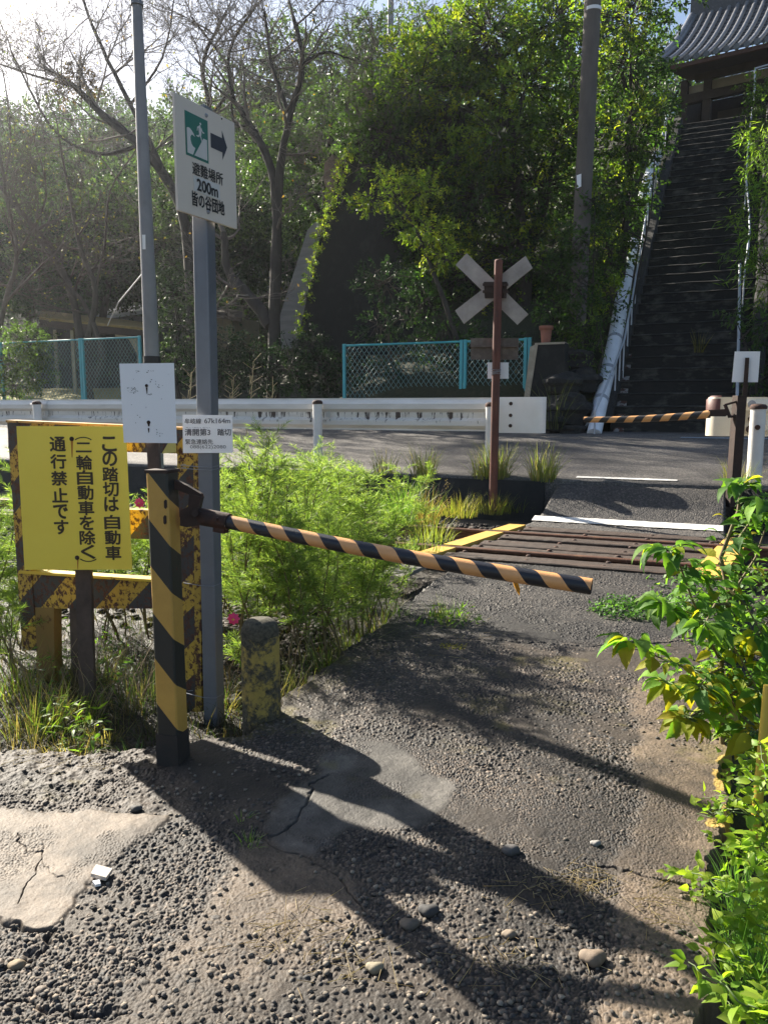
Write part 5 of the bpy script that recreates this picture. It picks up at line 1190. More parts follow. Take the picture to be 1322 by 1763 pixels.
def bare_tree(label, n, limbs, depth=4, twig=1.0, group='bare trees', cols=None, mt=None, dn=0.0, leaves=0, hang=0):
    """limbs: photo polylines with radii; finer branches grow off them"""
    first = PN(limbs[0][0][0][0], limbs[0][0][0][1], n); root = thing('bare_tree', label, 'tree', (first.x, first.y, hz(first.x, first.y)), group)
    mb = MB(); segs = []; tips = []
    def grow(p, d, L, r, dep):
        k = 4; pts = [p]
        for i in range(k):
            d = (d + Vector((random.gauss(0, .16), random.gauss(0, .16), random.gauss(.05 - hang, .14)))).normalized(); q = pts[-1] + d * (L / k); r2 = r * (1 - .62 * (i + 1) / k)
            segs.append((pts[-1], q, r * (1 - .62 * i / k), r2)); pts.append(q)
            if dep > 0 and (i > 0 or random.random() < .4):
                for _ in range(1 if random.random() < .75 else 2):
                    ax_ = Vector((random.gauss(0, 1), random.gauss(0, 1), random.gauss(0, .7))).normalized(); nd_ = (d * .75 + ax_ * .75 + Vector((0, 0, .12 - hang))).normalized()
                    grow(q, nd_, L * random.uniform(.5, .8), r2 * .66, dep - 1)
        if dep <= 0: tips.append((pts[-1], d))
    for pts, r0, r1, kids in limbs:
        P = []
        for i, q in enumerate(pts): P.append(PN(q[0], q[1], n + (q[2] if len(q) > 2 else dn)))
        if pts is limbs[0][0]: P[0].z = min(P[0].z, root.location.z - .1)
        # smooth the polyline
        Q = []
        for i in range(len(P) - 1):
            a, b, c, d_ = P[max(0, i - 1)], P[i], P[i + 1], P[min(len(P) - 1, i + 2)]
            for t in np.linspace(0, 1, 5)[:-1]:
                Q.append(.5 * ((2 * b) + (c - a) * t + (2 * a - 5 * b + 4 * c - d_) * t * t + (3 * b - a - 3 * c + d_) * t ** 3))
        Q.append(P[-1]); m_ = len(Q); rad = [r0 + (r1 - r0) * i / (m_ - 1) for i in range(m_)]
        mb.tube([q + Vector((random.gauss(0, .012), random.gauss(0, .012), 0)) for q in Q], [x * random.uniform(.93, 1.07) for x in rad], 9)
        for i in range(int(kids)):
            f = random.uniform(.3, 1.0); j = min(m_ - 2, int(f * (m_ - 1))); d = (Q[j + 1] - Q[j]).normalized()
            ax_ = Vector((random.gauss(0, 1), random.gauss(0, 1), random.gauss(.2, .8))).normalized()
            grow(Q[j], (d * .5 + ax_).normalized(), random.uniform(.9, 2.0) * twig, min(rad[j] * .55, .05), depth - 1)
        grow(Q[-1], (Q[-1] - Q[-2]).normalized(), 1.4 * twig, r1 * .8, depth - 1)
    mb.build('trunk', mt or DARKBARK, root)
    segmesh('branches', [s[0] for s in segs], [s[1] for s in segs], [max(.0055, s[2]) for s in segs], [max(.0035, s[3]) for s in segs], 4, TWIG if mt is None else mt, root)
    if leaves and tips:
        k = rng.choice(len(tips), min(leaves, len(tips) * 3)); P = np.array([tuple(tips[i][0]) for i in k]) + rng.normal(0, .12, (len(k), 3)); nL = len(k)
        V, F_ = leaf_geo(P, randdir(nL) + np.array([0, 0, -.4]), randdir(nL), np.full(nL, .10), np.full(nL, .055)); npmesh('leaves', V, F_, LEAF, root, col=np.repeat(vary(cols, nL), 4, axis=0))
    return root
def blades(P, az, lean, L, W, curve, k=5):
    """curved tapering grass blades"""
    n = len(P); out = np.stack([np.cos(az), np.sin(az), np.zeros(n)], -1); sd = np.stack([-np.sin(az), np.cos(az), np.zeros(n)], -1); V = []; pos = P.copy(); th = lean.copy()
    tw = rng.uniform(-1, 1, n)[:, None]; sd = unit(sd + out * tw)
    for i in range(k):
        t = i / (k - 1)
        if i: pos = pos + (out * np.sin(th)[:, None] + np.array([0, 0, 1.]) * np.cos(th)[:, None]) * (L / (k - 1))[:, None]; th = th + curve / (k - 1)
        w_ = (W * .5 * (1 - t) ** .7)[:, None] if i < k - 1 else np.zeros((n, 1)) + .0002
        V += [pos - sd * w_, pos + sd * w_]
    V = np.stack(V, 1).reshape(-1, 3); b = (np.arange(n) * 2 * k)[:, None]
    return V, np.concatenate([b + np.array([[2 * i, 2 * i + 1, 2 * i + 3, 2 * i + 2]]) for i in range(k - 1)], 0), 2 * k
def tuft(label, c, spread, n, L, cols, W=.005, lean=.5, curve=.7, group='grass tufts', name='grass_tuft', seedheads=0):
    c = Vector(c); a = rng.random(n) * 6.28; r = spread * np.sqrt(rng.random(n)); P = np.stack([c.x + r * np.cos(a), c.y + r * np.sin(a), np.full(n, c.z - .01)], -1)
    az = a + rng.normal(0, .7, n); ln = np.abs(rng.normal(0, lean, n)) * (.4 + .6 * r / spread); Ls = L * (.45 + .6 * rng.random(n)); cv = curve * (.3 + rng.random(n))
    V, F_, k = blades(P, az, ln, Ls, W * (.6 + .7 * rng.random(n)), cv); col = np.repeat(vary(cols, n, .25), k, axis=0)
    if seedheads:
        hs = rng.integers(0, n, seedheads); tips = V.reshape(n, k, 3)[hs, -1]; base = P[hs]
        q = 14; Pq = np.repeat(tips, q, 0) + rng.normal(0, .012, (seedheads * q, 3)) - np.array([0, 0, 1]) * (rng.random((seedheads * q, 1)) * L * .2); 
        V2, F2 = leaf_geo(Pq, randdir(len(Pq)) + np.array([0, 0, .6]), randdir(len(Pq)), np.full(len(Pq), .022), np.full(len(Pq), .006)); F2 = np.concatenate([F2, F2[:, -1:]], 1)
        V2q = V2; F2q = F2 + len(V); V = np.concatenate([V, V2q]); F_ = np.concatenate([F_, F2q]); col = np.concatenate([col, np.tile(np.array([[.30, .22, .12]]), (len(V2), 1))])
    o = npmesh(name, V, F_, GRASSM, None, col=col, org=tuple(c)); return tag(o, label, 'grass', group)

GD = [(.042, .080, .024), (.028, .056, .019), (.062, .108, .028)]
GY = [(.23, .29, .035), (.175, .24, .035), (.32, .32, .035), (.12, .18, .03)]
GM = [(.078, .13, .028), (.055, .10, .026), (.115, .165, .032)]
GB = [(.018, .036, .017), (.028, .048, .021), (.035, .054, .024)]
# ------------------------------------------------------------------ the wooded slope
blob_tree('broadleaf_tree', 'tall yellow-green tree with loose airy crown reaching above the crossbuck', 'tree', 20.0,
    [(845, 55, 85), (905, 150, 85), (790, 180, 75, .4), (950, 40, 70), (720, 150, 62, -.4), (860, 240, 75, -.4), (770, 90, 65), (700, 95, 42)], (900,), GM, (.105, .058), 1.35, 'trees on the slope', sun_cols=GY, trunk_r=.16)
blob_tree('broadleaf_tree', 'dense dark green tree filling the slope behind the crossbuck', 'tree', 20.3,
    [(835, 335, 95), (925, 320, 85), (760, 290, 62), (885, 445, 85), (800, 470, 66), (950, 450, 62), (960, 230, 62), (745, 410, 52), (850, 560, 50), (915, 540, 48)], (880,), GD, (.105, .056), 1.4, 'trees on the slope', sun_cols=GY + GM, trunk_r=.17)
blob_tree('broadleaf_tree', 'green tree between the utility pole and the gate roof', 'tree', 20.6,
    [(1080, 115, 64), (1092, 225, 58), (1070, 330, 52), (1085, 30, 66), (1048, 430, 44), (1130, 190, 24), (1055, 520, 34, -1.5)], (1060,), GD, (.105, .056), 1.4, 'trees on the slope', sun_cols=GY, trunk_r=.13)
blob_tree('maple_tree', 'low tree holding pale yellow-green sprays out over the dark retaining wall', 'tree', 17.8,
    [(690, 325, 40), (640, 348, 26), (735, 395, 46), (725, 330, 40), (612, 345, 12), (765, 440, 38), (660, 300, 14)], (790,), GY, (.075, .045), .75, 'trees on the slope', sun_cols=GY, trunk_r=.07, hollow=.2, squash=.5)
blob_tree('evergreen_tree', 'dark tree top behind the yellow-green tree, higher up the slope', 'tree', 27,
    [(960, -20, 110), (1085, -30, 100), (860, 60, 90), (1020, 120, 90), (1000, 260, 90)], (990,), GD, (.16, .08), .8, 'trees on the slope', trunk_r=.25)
blob_tree('camellia_bush', 'upright glossy-leaved bush with a grey stem against the dark retaining wall', 'bush', 17.5,
    [(665, 490, 40), (650, 560, 36), (700, 545, 34), (640, 640, 30), (690, 620, 34), (640, 470, 18), (710, 480, 16)], (680,), [(.03, .055, .025), (.045, .075, .03), (.02, .04, .02)], (.085, .036), .8, 'bushes behind the fences', LEAFG, .06, bright=.4, barkm=BARK)
blob_tree('camellia_bush', 'glossy dark bush behind the wide bay of the chain-link fence', 'bush', 17.9,
    [(760, 600, 52), (730, 520, 34), (830, 600, 42), (780, 660, 40), (880, 620, 34)], (790,), GD, (.09, .042), .9, 'bushes behind the fences', LEAFG, .05)
blob_tree('hedge', 'dark clipped hedge between the two turquoise fences, under the forked tree', 'hedge', 17.7,
    [(500, 632, 46), (560, 640, 42), (450, 645, 42), (540, 600, 30), (400, 632, 40), (350, 640, 36), (395, 590, 26), (430, 600, 24), (590, 650, 30)], (500,), [(.018, .036, .016), (.026, .048, .02), (.014, .028, .013)], (.075, .04), 1.1, None, LEAFG, .05, limbs=False, hollow=.6)
blob_tree('ivy_shrub', 'ivy-covered shrub between the lamp pole and the square sign post', 'shrub', 18.2,
    [(300, 500, 34), (310, 560, 34), (285, 620, 28), (320, 620, 32), (290, 455, 22)], (305,), [(.04, .06, .028), (.06, .08, .04), (.03, .05, .025)], (.07, .045), .9, 'bushes behind the fences', LEAFG, .06)
blob_tree('bush', 'round dense bush growing through the turquoise fence beside the sunny lawn', 'bush', 17.5,
    [(45, 590, 34), (20, 620, 36), (60, 640, 30), (30, 665, 30), (75, 610, 20)], (40,), [(.07, .11, .035), (.10, .15, .04), (.05, .08, .03)], (.075, .042), 1.3, 'bushes behind the fences', LEAF, .05, limbs=False, hollow=.5)
for lab, n, bl, cc, lf in (('bright green bamboo-like bush leaning over the kinked handrail', 18.5, [(1318, 400, 40), (1335, 330, 46), (1340, 480, 44), (1318, 455, 20), (1308, 250, 16, 2), (1330, 240, 30, 2)], [(.16, .27, .04), (.11, .2, .04), (.22, .31, .05)], (.17, .028)),
                       ('dark leafy bush at the top of the stairs before the gate', 24.5, [(1318, 175, 28), (1300, 150, 16), (1325, 235, 36), (1316, 290, 24)], GM, (.09, .05)),
                       ('dark shrub wrapped round the foot of the utility pole', 17.5, [(985, 560, 34), (1000, 490, 32), (1012, 410, 26), (975, 610, 28), (965, 470, 34, .8), (1024, 350, 20, .6), (985, 640, 24), (960, 540, 30), (985, 420, 20)], GD, (.09, .048)),
                       ('low shrub at the foot of the stairs behind the far white plate', 16.9, [(1325, 560, 36), (1318, 640, 34), (1335, 690, 30), (1262, 540, 10, -.3)], GD, (.09, .045)),
                       ('ferny bush growing between the white pipe and the utility pole', 17.2, [(1020, 585, 18), (1012, 615, 20), (1030, 545, 12), (1005, 560, 18)], GM, (.12, .024)),
                       ('leafy twigs hanging over the upper white pipe', 20.0, [(1078, 340, 22), (1070, 395, 24), (1092, 250, 22), (1132, 190, 13), (1046, 470, 18)], GM, (.085, .045))):
    blob_tree('shrub', lab, 'shrub', n, bl, (bl[0][0],), cc, lf, 3.2 if 'bamboo' in lab else 1.2, 'shrubs along the stairs', LEAFB if 'bamboo' in lab else LEAF, .04)
tuft('small yellowish weed growing on a dark stair step', PS(1203, 606, .12), .10, 26, .55, [(.16, .15, .04), (.2, .16, .05)], .02, .35, .6, None, 'weed')
tuft('long grass arching over the dark boulder by the guardrail end', PN(950, 738, 15.9), .2, 40, 1.3, [(.06, .08, .03), (.1, .11, .05)], .02, .6, 1.0, None, 'grass_tuft')

# ------------------------------------------------------------------ trees of the far bank, hazy side
FAR = [('broad dark evergreen at the foot of the far bank behind the lamp pole', 27, [(180, 440, 85), (110, 400, 75), (260, 420, 75), (60, 470, 75), (200, 370, 60)], (170,), GB, .17),
       ('sparse sunlit evergreen behind the round dense bush', 24, [(20, 470, 70), (-40, 400, 80), (30, 400, 60)], (0,), GB, .15),
       ('dark evergreen behind the evacuation sign', 26, [(350, 430, 75), (400, 360, 70), (330, 330, 60), (430, 440, 60)], (370,), GB, .16),
       ('leafy tree behind the fork of the black trunk', 25, [(530, 330, 48), (510, 260, 48), (440, 250, 60), (560, 230, 44), (520, 400, 36), (575, 170, 44)], (520,), GM, .14),
       ('hazy evergreen crown on the ridge right of the forked trunk', 40, [(590, 120, 62), (640, 200, 56), (660, 90, 50), (560, 200, 60), (700, 230, 56)], (620,), GB, .22),
       ('tall hazy evergreen on the ridge behind the evacuation sign', 44, [(330, 260, 75), (410, 200, 78), (470, 150, 66), (380, 300, 80), (500, 90, 58)], (400,), GB, .26),
       ('pale hazy evergreen on the ridge left of the lamp pole', 46, [(60, 280, 95), (150, 250, 80), (-40, 240, 100), (220, 270, 70), (100, 340, 90)], (80,), GB, .27),
       ('hazy conifer at the skyline beside the lamp pole', 50, [(270, 250, 55), (300, 210, 36), (250, 310, 70), (190, 200, 40)], (270,), GB, .26),
       ('feathery tree at the skyline between the thin pale pole and the yellow-green tree', 46, [(760, 70, 46), (800, 40, 34), (720, 40, 34), (740, 130, 54)], (760,), GM, .22),
       ('broad dark evergreen filling the bank behind the slanting grey stems', 30, [(60, 380, 90), (150, 340, 90), (-30, 460, 90), (120, 480, 80), (20, 300, 80), (230, 500, 60)], (60,), GB, .18),
       ('dark evergreen mass behind the square sign post and forked trunk', 31, [(330, 380, 80), (420, 460, 75), (480, 400, 70), (540, 440, 60), (400, 300, 80), (480, 520, 60), (280, 330, 70), (560, 330, 60)], (430,), GB, .18),
       ('dark evergreen filling the gap behind the utility pole', 25, [(960, 400, 80), (1010, 340, 70), (1000, 470, 60), (930, 500, 60)], (980,), GB, .13),
       ('ivy-hung tree standing over the mossy wall edge', 22.5, [(610, 180, 34), (628, 110, 34), (600, 240, 26), (640, 50, 34), (585, 280, 20), (655, 150, 30)], (615,), GM, .10)]
for lab, n, bl, tk, cc, lf in FAR:
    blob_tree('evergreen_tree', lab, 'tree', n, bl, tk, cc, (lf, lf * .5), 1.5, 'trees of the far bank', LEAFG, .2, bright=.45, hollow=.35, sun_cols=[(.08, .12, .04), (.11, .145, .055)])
# the wooded hill behind them reads as one mass
Pw = []; 
xs = rng.uniform(-75, 45, 7200); nsn = 27 + 78 * rng.random(7200) ** 1.25
nsn = np.where((xs > -9) & (nsn < 46), nsn + 24, nsn)
cx_ = xs * DV.x + nsn * NV.x; cyy = xs * DV.y + nsn * NV.y; cz_ = hill(cx_, cyy) + rng.uniform(.2, 1.0, 7200) * np.clip((nsn - 22) / 4, .8, 5)
Pb = np.repeat(np.stack([cx_, cyy, cz_], -1), 26, 0); nW = len(Pb); Pb = Pb + rng.normal(0, 1, (nW, 3)) * np.array([1.3, 1.3, 1.1])
lw_ = np.repeat(.0062 * nsn, 26); V, F_ = leaf_geo(Pb, randdir(nW), unit(np.array([0, 0, 1.]) + .8 * rng.normal(size=(nW, 3))), lw_ * (.6 + .8 * rng.random(nW)), .55 * lw_ * (.6 + .8 * rng.random(nW)))
npmesh('wooded_hill', V, F_, LEAF, None, kind='stuff', col=np.repeat(np.repeat(vary(GB + GM[:1], 7200, .4), 26, 0), 4, axis=0))

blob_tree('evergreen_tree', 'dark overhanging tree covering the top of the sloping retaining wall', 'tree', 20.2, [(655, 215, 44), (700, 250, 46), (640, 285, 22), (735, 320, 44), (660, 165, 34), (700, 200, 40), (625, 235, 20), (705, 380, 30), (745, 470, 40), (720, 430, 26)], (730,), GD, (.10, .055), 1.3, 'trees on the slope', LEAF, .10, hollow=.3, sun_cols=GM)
# moss and small ivy along the sloping wall edge
blob_tree('edge_ivy', 'sunlit strip of moss and small ivy along the sloping edge of the dark retaining wall', 'ivy', 20.2, [(q[0], q[1], 8) for q in ((600, 258), (594, 276), (588, 294), (581, 312), (575, 330), (569, 348), (562, 366), (556, 384), (550, 408), (545, 430), (539, 455), (534, 480), (527, 512), (521, 545), (516, 572))], (516,), GY, (.05, .032), 1.2, None, LEAF, limbs=False, hollow=.2, ground=PN(516, 572, 20.2).z)
# ------------------------------------------------------------------ bare trees
BT = [(.30, .16, .05), (.22, .18, .05)]
bare_tree('forked bare tree with a thick black trunk and curved side stem between the two fences', 19.0,
    [([(468, 600), (474, 500), (478, 400), (468, 290), (430, 215), (402, 170)], .20, .06, 5), ([(477, 400), (482, 290), (500, 200), (522, 110), (505, 30)], .13, .05, 7), ([(402, 170), (395, 90), (440, 10)], .06, .03, 5),
     ([(466, 560), (430, 510), (395, 470), (385, 400)], .19, .09, 5), ([(500, 200), (470, 120), (455, 20)], .07, .03, 6), ([(430, 215), (405, 215), (398, 180)], .05, .03, 3), ([(522, 110), (560, 90), (600, 100)], .05, .02, 4)], 4, 1.0, leaves=160, cols=BT)
bare_tree('grey-barked bare tree with two slanting stems behind the shelter roof', 21.0,
    [([(152, 610), (130, 530), (100, 450), (50, 380), (0, 320)], .15, .07, 5), ([(150, 590), (165, 500), (140, 430), (120, 330), (100, 220)], .12, .03, 6), ([(180, 620), (155, 540), (105, 470), (70, 420)], .09, .04, 6), ([(50, 380), (10, 330), (20, 230), (5, 120)], .05, .02, 5), ([(165, 500), (180, 420), (190, 330), (240, 250)], .05, .02, 5)], 4, 1.1, mt=BARK, leaves=420, cols=[(.10, .12, .04), (.2, .16, .05)])
bare_tree('bare tree with long boughs spreading across the bright sky behind the lamp pole', 22.5,
    [([(330, 560), (325, 430), (300, 330), (240, 250), (180, 200), (130, 150)], .22, .10, 7), ([(300, 330), (225, 180), (175, 80), (140, -10)], .10, .04, 9), ([(240, 250), (170, 265), (90, 220), (20, 90)], .08, .03, 9), ([(325, 430), (352, 300), (362, 200), (350, 110), (390, 20)], .13, .04, 9), ([(362, 200), (400, 130), (330, 30)], .06, .03, 6), ([(225, 180), (280, 100), (300, 0)], .05, .02, 8), ([(130, 150), (60, 130), (-30, 100)], .06, .02, 9)], 4, 1.25, leaves=300, cols=BT)
bare_tree('thin bare tree with pale twigs reaching over the retaining wall top', 21.0,
    [([(760, 420), (720, 300), (690, 230), (650, 180)], .07, .03, 9), ([(720, 300), (660, 260), (600, 270)], .04, .015, 8), ([(690, 230), (730, 120), (790, 40)], .05, .02, 8)], 4, .9, mt=TWIG)
bare_tree('bare tree at the edge of the picture with thin twigs before the round bush', 19.5,
    [([(-30, 640), (10, 520), (30, 440), (10, 330), (-10, 200)], .10, .03, 8), ([(10, 520), (60, 470), (110, 420)], .05, .02, 5), ([(30, 440), (80, 340), (60, 240)], .04, .015, 6)], 4, 1.0, mt=BARK, leaves=260, cols=[(.12, .13, .05), (.2, .17, .07)])
blob_tree('creeper_clump', 'reddish-brown clump of dried creeper high on a bough against the sky', 'creeper', 22.5, [(130, 128, 30), (112, 155, 22), (155, 150, 20)], (130,), [(.13, .075, .05), (.10, .06, .045)], (.07, .04), .7, None, LEAF, limbs=False, hollow=.2, ground=PN(130, 150, 22.5).z)

# ------------------------------------------------------------------ cosmos with thread-like leaves
FG = [(.29, .40, .10), (.20, .31, .08), (.38, .45, .12), (.15, .24, .075)]
def cosmos(label, x, y, h, nb=26, cols=FG, spread=.34, stems=4, low=.30, flower=None, th=.0025):
    z0 = near_z(x, y) - .03 if 1.2 < y < 8 else 0.0
    root = thing('cosmos_plant', label, 'plant', (x, y, z0), 'cosmos plants with feathery leaves'); mb = MB(); Ps, Ds, Ls = [], [], []; tipsl = []; S0_, S1_ = [], []
    for s in range(stems):
        hh = h * random.uniform(.8, 1.0); bx_, by_ = x + random.gauss(0, .07), y + random.gauss(0, .07); ex, ey = bx_ + random.gauss(0, spread * .5), by_ + random.gauss(0, spread * .4)
        pts = [Vector((bx_ + (ex - bx_) * t ** 1.3 + .02 * math.sin(t * 7 + s), by_ + (ey - by_) * t ** 1.3, z0 + hh * t)) for t in np.linspace(0, 1, 8)]
        mb.tube(pts, [.0065 * (1 - .75 * i / 7) for i in range(8)], 6); tipsl.append(pts[-1])
        for b in range(nb // stems):
            t = low + (1 - low) * random.random() ** .8; i = min(6, int(t * 7)); p = pts[i].lerp(pts[i + 1], t * 7 - i)
            a = random.uniform(0, 6.28); el = random.uniform(.25, 1.0); L = random.uniform(.17, .44) * (1.15 - .55 * t) * h ** .5; d = Vector((math.cos(a) * math.cos(el), math.sin(a) * math.cos(el), math.sin(el)))
            q0 = p
            for k in range(9):
                dd = (d + Vector((0, 0, -.05 * k)) + Vector((random.gauss(0, .06), random.gauss(0, .06), random.gauss(0, .05)))).normalized(); q = q0 + dd * (L / 9); S0_.append(q0); S1_.append(q)
                u_ = dd.cross(Vector((random.gauss(0, .4), random.gauss(0, .4), 1))).normalized()
                for sg in (-1, 1):
                    for m_ in range(4):
                        Ps.append(q0.lerp(q, m_ / 4)); Ds.append((dd * random.uniform(.4, 1.0) + u_ * sg * random.uniform(.5, 1.0) + Vector((random.gauss(0, .3), random.gauss(0, .3), random.gauss(.1, .35)))).normalized()); Ls.append(random.uniform(.03, .085) * (1 - .05 * k))
                q0 = q
    mb.build('stem', STEM, root)
    P = np.array([tuple(p) for p in Ps]); D = np.array([tuple(d) for d in Ds]); n_ = len(P); L = np.array(Ls)
    V, F_ = leaf_geo(P, D, randdir(n_), L, np.full(n_, th), 0); c = np.repeat(vary(cols, n_, .25), 4, axis=0)
    V2, F2 = segmesh('', S0_, S1_, [.0016] * len(S0_), [.0012] * len(S0_), 3, None, retdata=True)
    F2 = np.concatenate([F2[:, [0, 1, 2]], F2[:, [0, 2, 3]]]); c2 = np.tile(np.array([[.12, .19, .045]]), (len(V2), 1))
    npmesh('foliage', np.concatenate([V, V2]), np.concatenate([F_, F2 + len(V)]), LEAFB, root, col=np.concatenate([c, c2]))
    if flower:
        fp = flower; mb = MB()
        for k in range(8):
            a = k * .785; d = Vector((math.cos(a), .25, math.sin(a))); s_ = Vector((-math.sin(a), 0, math.cos(a))); r = .034
            mb.add([fp, fp + d * r * .6 + s_ * r * .35, fp + d * r, fp + d * r * .6 - s_ * r * .35], [(0, 1, 2, 3)])
        f = mb.build('flower', PETAL, root); mb = MB(); mb.lathe(fp + Vector((0, -.004, -.004)), [(.006, 0), (.007, .004), (.003, .008)], 8); mb.build('flower_centre', mat('yellow_stamen', (.6, .42, .05), rough=.7), f)
    return root
PETAL = mat('pink_petal', (.72, .05, .26), (.6, .04, .2), scale=20, rough=.6)
spots = [(400, 735, 4.55, 'in front of the wires of the square post'), (430, 790, 4.7, 'directly behind the pivot of the striped arm'), (468, 752, 4.95, 'tallest of the clump, its tip before the guardrail streaks'), (505, 770, 5.0, 'just left of the white guardrail post'), (545, 775, 5.2, 'in front of the white guardrail post'),
         (588, 745, 5.0, 'bright tip right of the white guardrail post'), (622, 785, 5.1, 'leaning towards the long-bladed grass'), (650, 850, 5.3, 'low at the end of the clump beside the deck'), (455, 860, 4.25, 'shaded one behind the bollard'), (515, 870, 4.35, 'shaded one right of the bollard'),
         (570, 860, 4.5, 'shaded one above the lit concrete edge'), (620, 900, 4.75, 'small shaded one nearest the path edge'), (480, 800, 5.6, 'at the back of the clump near the road wall'), (380, 830, 5.4, 'behind the square post'), (560, 830, 5.9, 'far one between the clump and the road wall'), (420, 775, 6.6, 'in the second row, left of the white guardrail post'), (500, 780, 6.9, 'in the second row, below the guardrail post bracket'), (590, 778, 7.2, 'in the second row, before the road grass'), (650, 800, 7.4, 'in the second row, nearest the crossbuck'), (350, 790, 6.8, 'in the second row, partly behind the square post')]
for px, py, y, lab in spots:
    t = PY(px, py - 22, y); cosmos('feathery green cosmos plant ' + lab, t.x, t.y, max(.45, t.z + .02), 70, spread=.42, low=.26 if y < 4.8 else .15)
for px, py, y, lab in ((14, 740, 4.9, 'beyond the end of the guard frame'), (-30, 800, 4.6, 'at the very edge of the picture'), (8, 880, 4.7, 'beside the side rail of the guard frame'), (240, 800, 5.0, 'seen through the gap between notice and striped post'), (90, 720, 5.6, 'behind the top of the notice'), (180, 860, 4.9, 'hidden behind the notice'), (290, 860, 5.2, 'behind the pivot bracket')):
    t = PY(px, py, y); cosmos('feathery green cosmos plant ' + lab, t.x, t.y, max(.45, t.z), 72, spread=.32, flower=PY(240, 866, y - .35) if px == 240 else None)
t = PY(402, 1066, 3.75); cosmos('small cosmos plant with one pink flower beside the bollard', t.x, t.y, .30, 10, spread=.1, stems=2, flower=t)
t = PY(40, 1010, 4.1); cosmos('low feathery cosmos plant under the end of the bottom rail', t.x, t.y, .5, 20, spread=.25)

# ------------------------------------------------------------------ grasses
DRY = [(.33, .25, .11), (.26, .19, .09), (.20, .19, .06), (.38, .30, .15)]; GRN = [(.12, .22, .03), (.16, .26, .04), (.09, .17, .03)]; MIXG = DRY + GRN
def tz(px, py): p = PZ(px, py, 0); p.z = near_z(p.x, p.y); return p
for px, py, sp_n, n_, L, cc, lab in ((60, 1220, .14, 190, .26, MIXG, 'in the dirt before the guard frame leg'), (130, 1200, .12, 160, .22, MIXG, 'with bright lit blades in front of the notice post'), (20, 1280, .13, 150, .18, DRY, 'flattened at the picture edge'), (110, 1262, .10, 150, .13, DRY, 'low and straw coloured on the concrete edge'), (175, 1232, .08, 90, .15, DRY, 'orange-tinged beside the small green rush'),
                                     (225, 1272, .035, 46, .15, [(.10, .19, .07), (.08, .15, .06)], 'short, upright and bluish green by the striped post foot'), (20, 1165, .16, 170, .34, MIXG, 'tall and half dry under the guard frame'), (150, 1140, .18, 200, .36, [(.08, .11, .04), (.14, .13, .06), (.22, .18, .09)], 'shaded behind the notice post foot'), (240, 1180, .14, 150, .34, [(.06, .10, .035), (.10, .11, .05), (.2, .16, .08)], 'shaded between notice and striped post'), (380, 1190, .08, 70, .22, MIXG, 'behind the foot of the square post'), (470, 1190, .12, 110, .30, [(.10, .12, .05), (.22, .18, .09)], 'between bollard and concrete edge'),
                                     (770, 1068, .13, 120, .18, GRN + DRY[:1], 'bright and spreading on the path under the striped arm'), (690, 1058, .07, 40, .16, GRN, 'small on the lit concrete edge'), (565, 1122, .09, 90, .34, [(.09, .16, .04), (.14, .2, .05), (.2, .17, .08)], 'shaded, along the path edge below the cosmos'), (605, 1092, .09, 90, .36, [(.10, .18, .04), (.16, .22, .05), (.22, .18, .08)], 'feathered over the path edge below the arm'), (650, 1062, .09, 80, .34, [(.12, .2, .04), (.18, .24, .05), (.26, .2, .09)], 'nearest the lit concrete edge, under the arm'), (525, 1160, .08, 80, .30, [(.08, .13, .04), (.16, .15, .07)], 'dark, right behind the path corner'), (428, 1455, .03, 24, .07, GRN, 'tiny in a crack of the path'), (418, 1412, .02, 14, .05, GRN, 'tiniest, beside the crack in the shade')):
    tuft('grass tuft ' + lab, tz(px, py), sp_n, n_, L, cc, .0045, .75 if L < .2 else .55, .9)
for px, py, n, L, cc, lab in ((745, 930, 130, .34, [(.26, .26, .06), (.2, .27, .06)], 'short mixed blades over the rail end beside the yellow board'), (720, 955, 110, .30, [(.14, .22, .05), (.2, .24, .06)], 'short dark blades at the corner of the deck'), (690, 905, 300, .66, [(.12, .24, .035), (.16, .28, .04), (.08, .17, .03)], 'long bright green blades beside the cosmos clump'), (735, 900, 160, .55, [(.30, .20, .08), (.14, .2, .05), (.36, .24, .1)], 'reddish dry seed stalks mixed with green near the deck'), (790, 888, 200, .36, [(.28, .27, .05), (.2, .25, .05), (.34, .28, .09)], 'yellow-green mound left of the crossbuck pole'), (850, 882, 220, .34, [(.28, .28, .05), (.22, .27, .05), (.34, .28, .09)], 'yellow-green mound at the foot of the crossbuck pole'), (890, 878, 150, .26, [(.26, .26, .05), (.2, .25, .05)], 'low yellow mound at the end of the yellow board')):
    p = PZ(px, py, -.02); tuft('grass clump of ' + lab, p, .17 if L > .4 else .24, n, L, cc, .009 if L > .5 else .007, .4, .9, 'grass clumps beside the deck', seedheads=12 if 'seed' in lab else 0)
for px, py, n_, L, lab in ((730, 802, 110, .42, 'left of the crossbuck, against the road surface'), (855, 806, 130, .50, 'around the guardrail post behind the crossbuck pole'), (835, 806, 70, .4, 'just left of the crossbuck pole'), (935, 808, 120, .46, 'standing alone before the guardrail end'), (660, 800, 60, .36, 'thin, between the cosmos tips and the crossbuck'), (1272, 800, 60, .35, 'between the far barrier post and the white post')):
    p = PN(px, py, NR + .06); p.z = ZR0 - .02; tuft('grass tuft at the road edge ' + lab, p, .17, int(n_ * 1.7), L * 1.25, [(.17, .23, .06), (.24, .28, .07), (.33, .27, .13)], .010, .35, .8, 'grass tufts along the road edge')
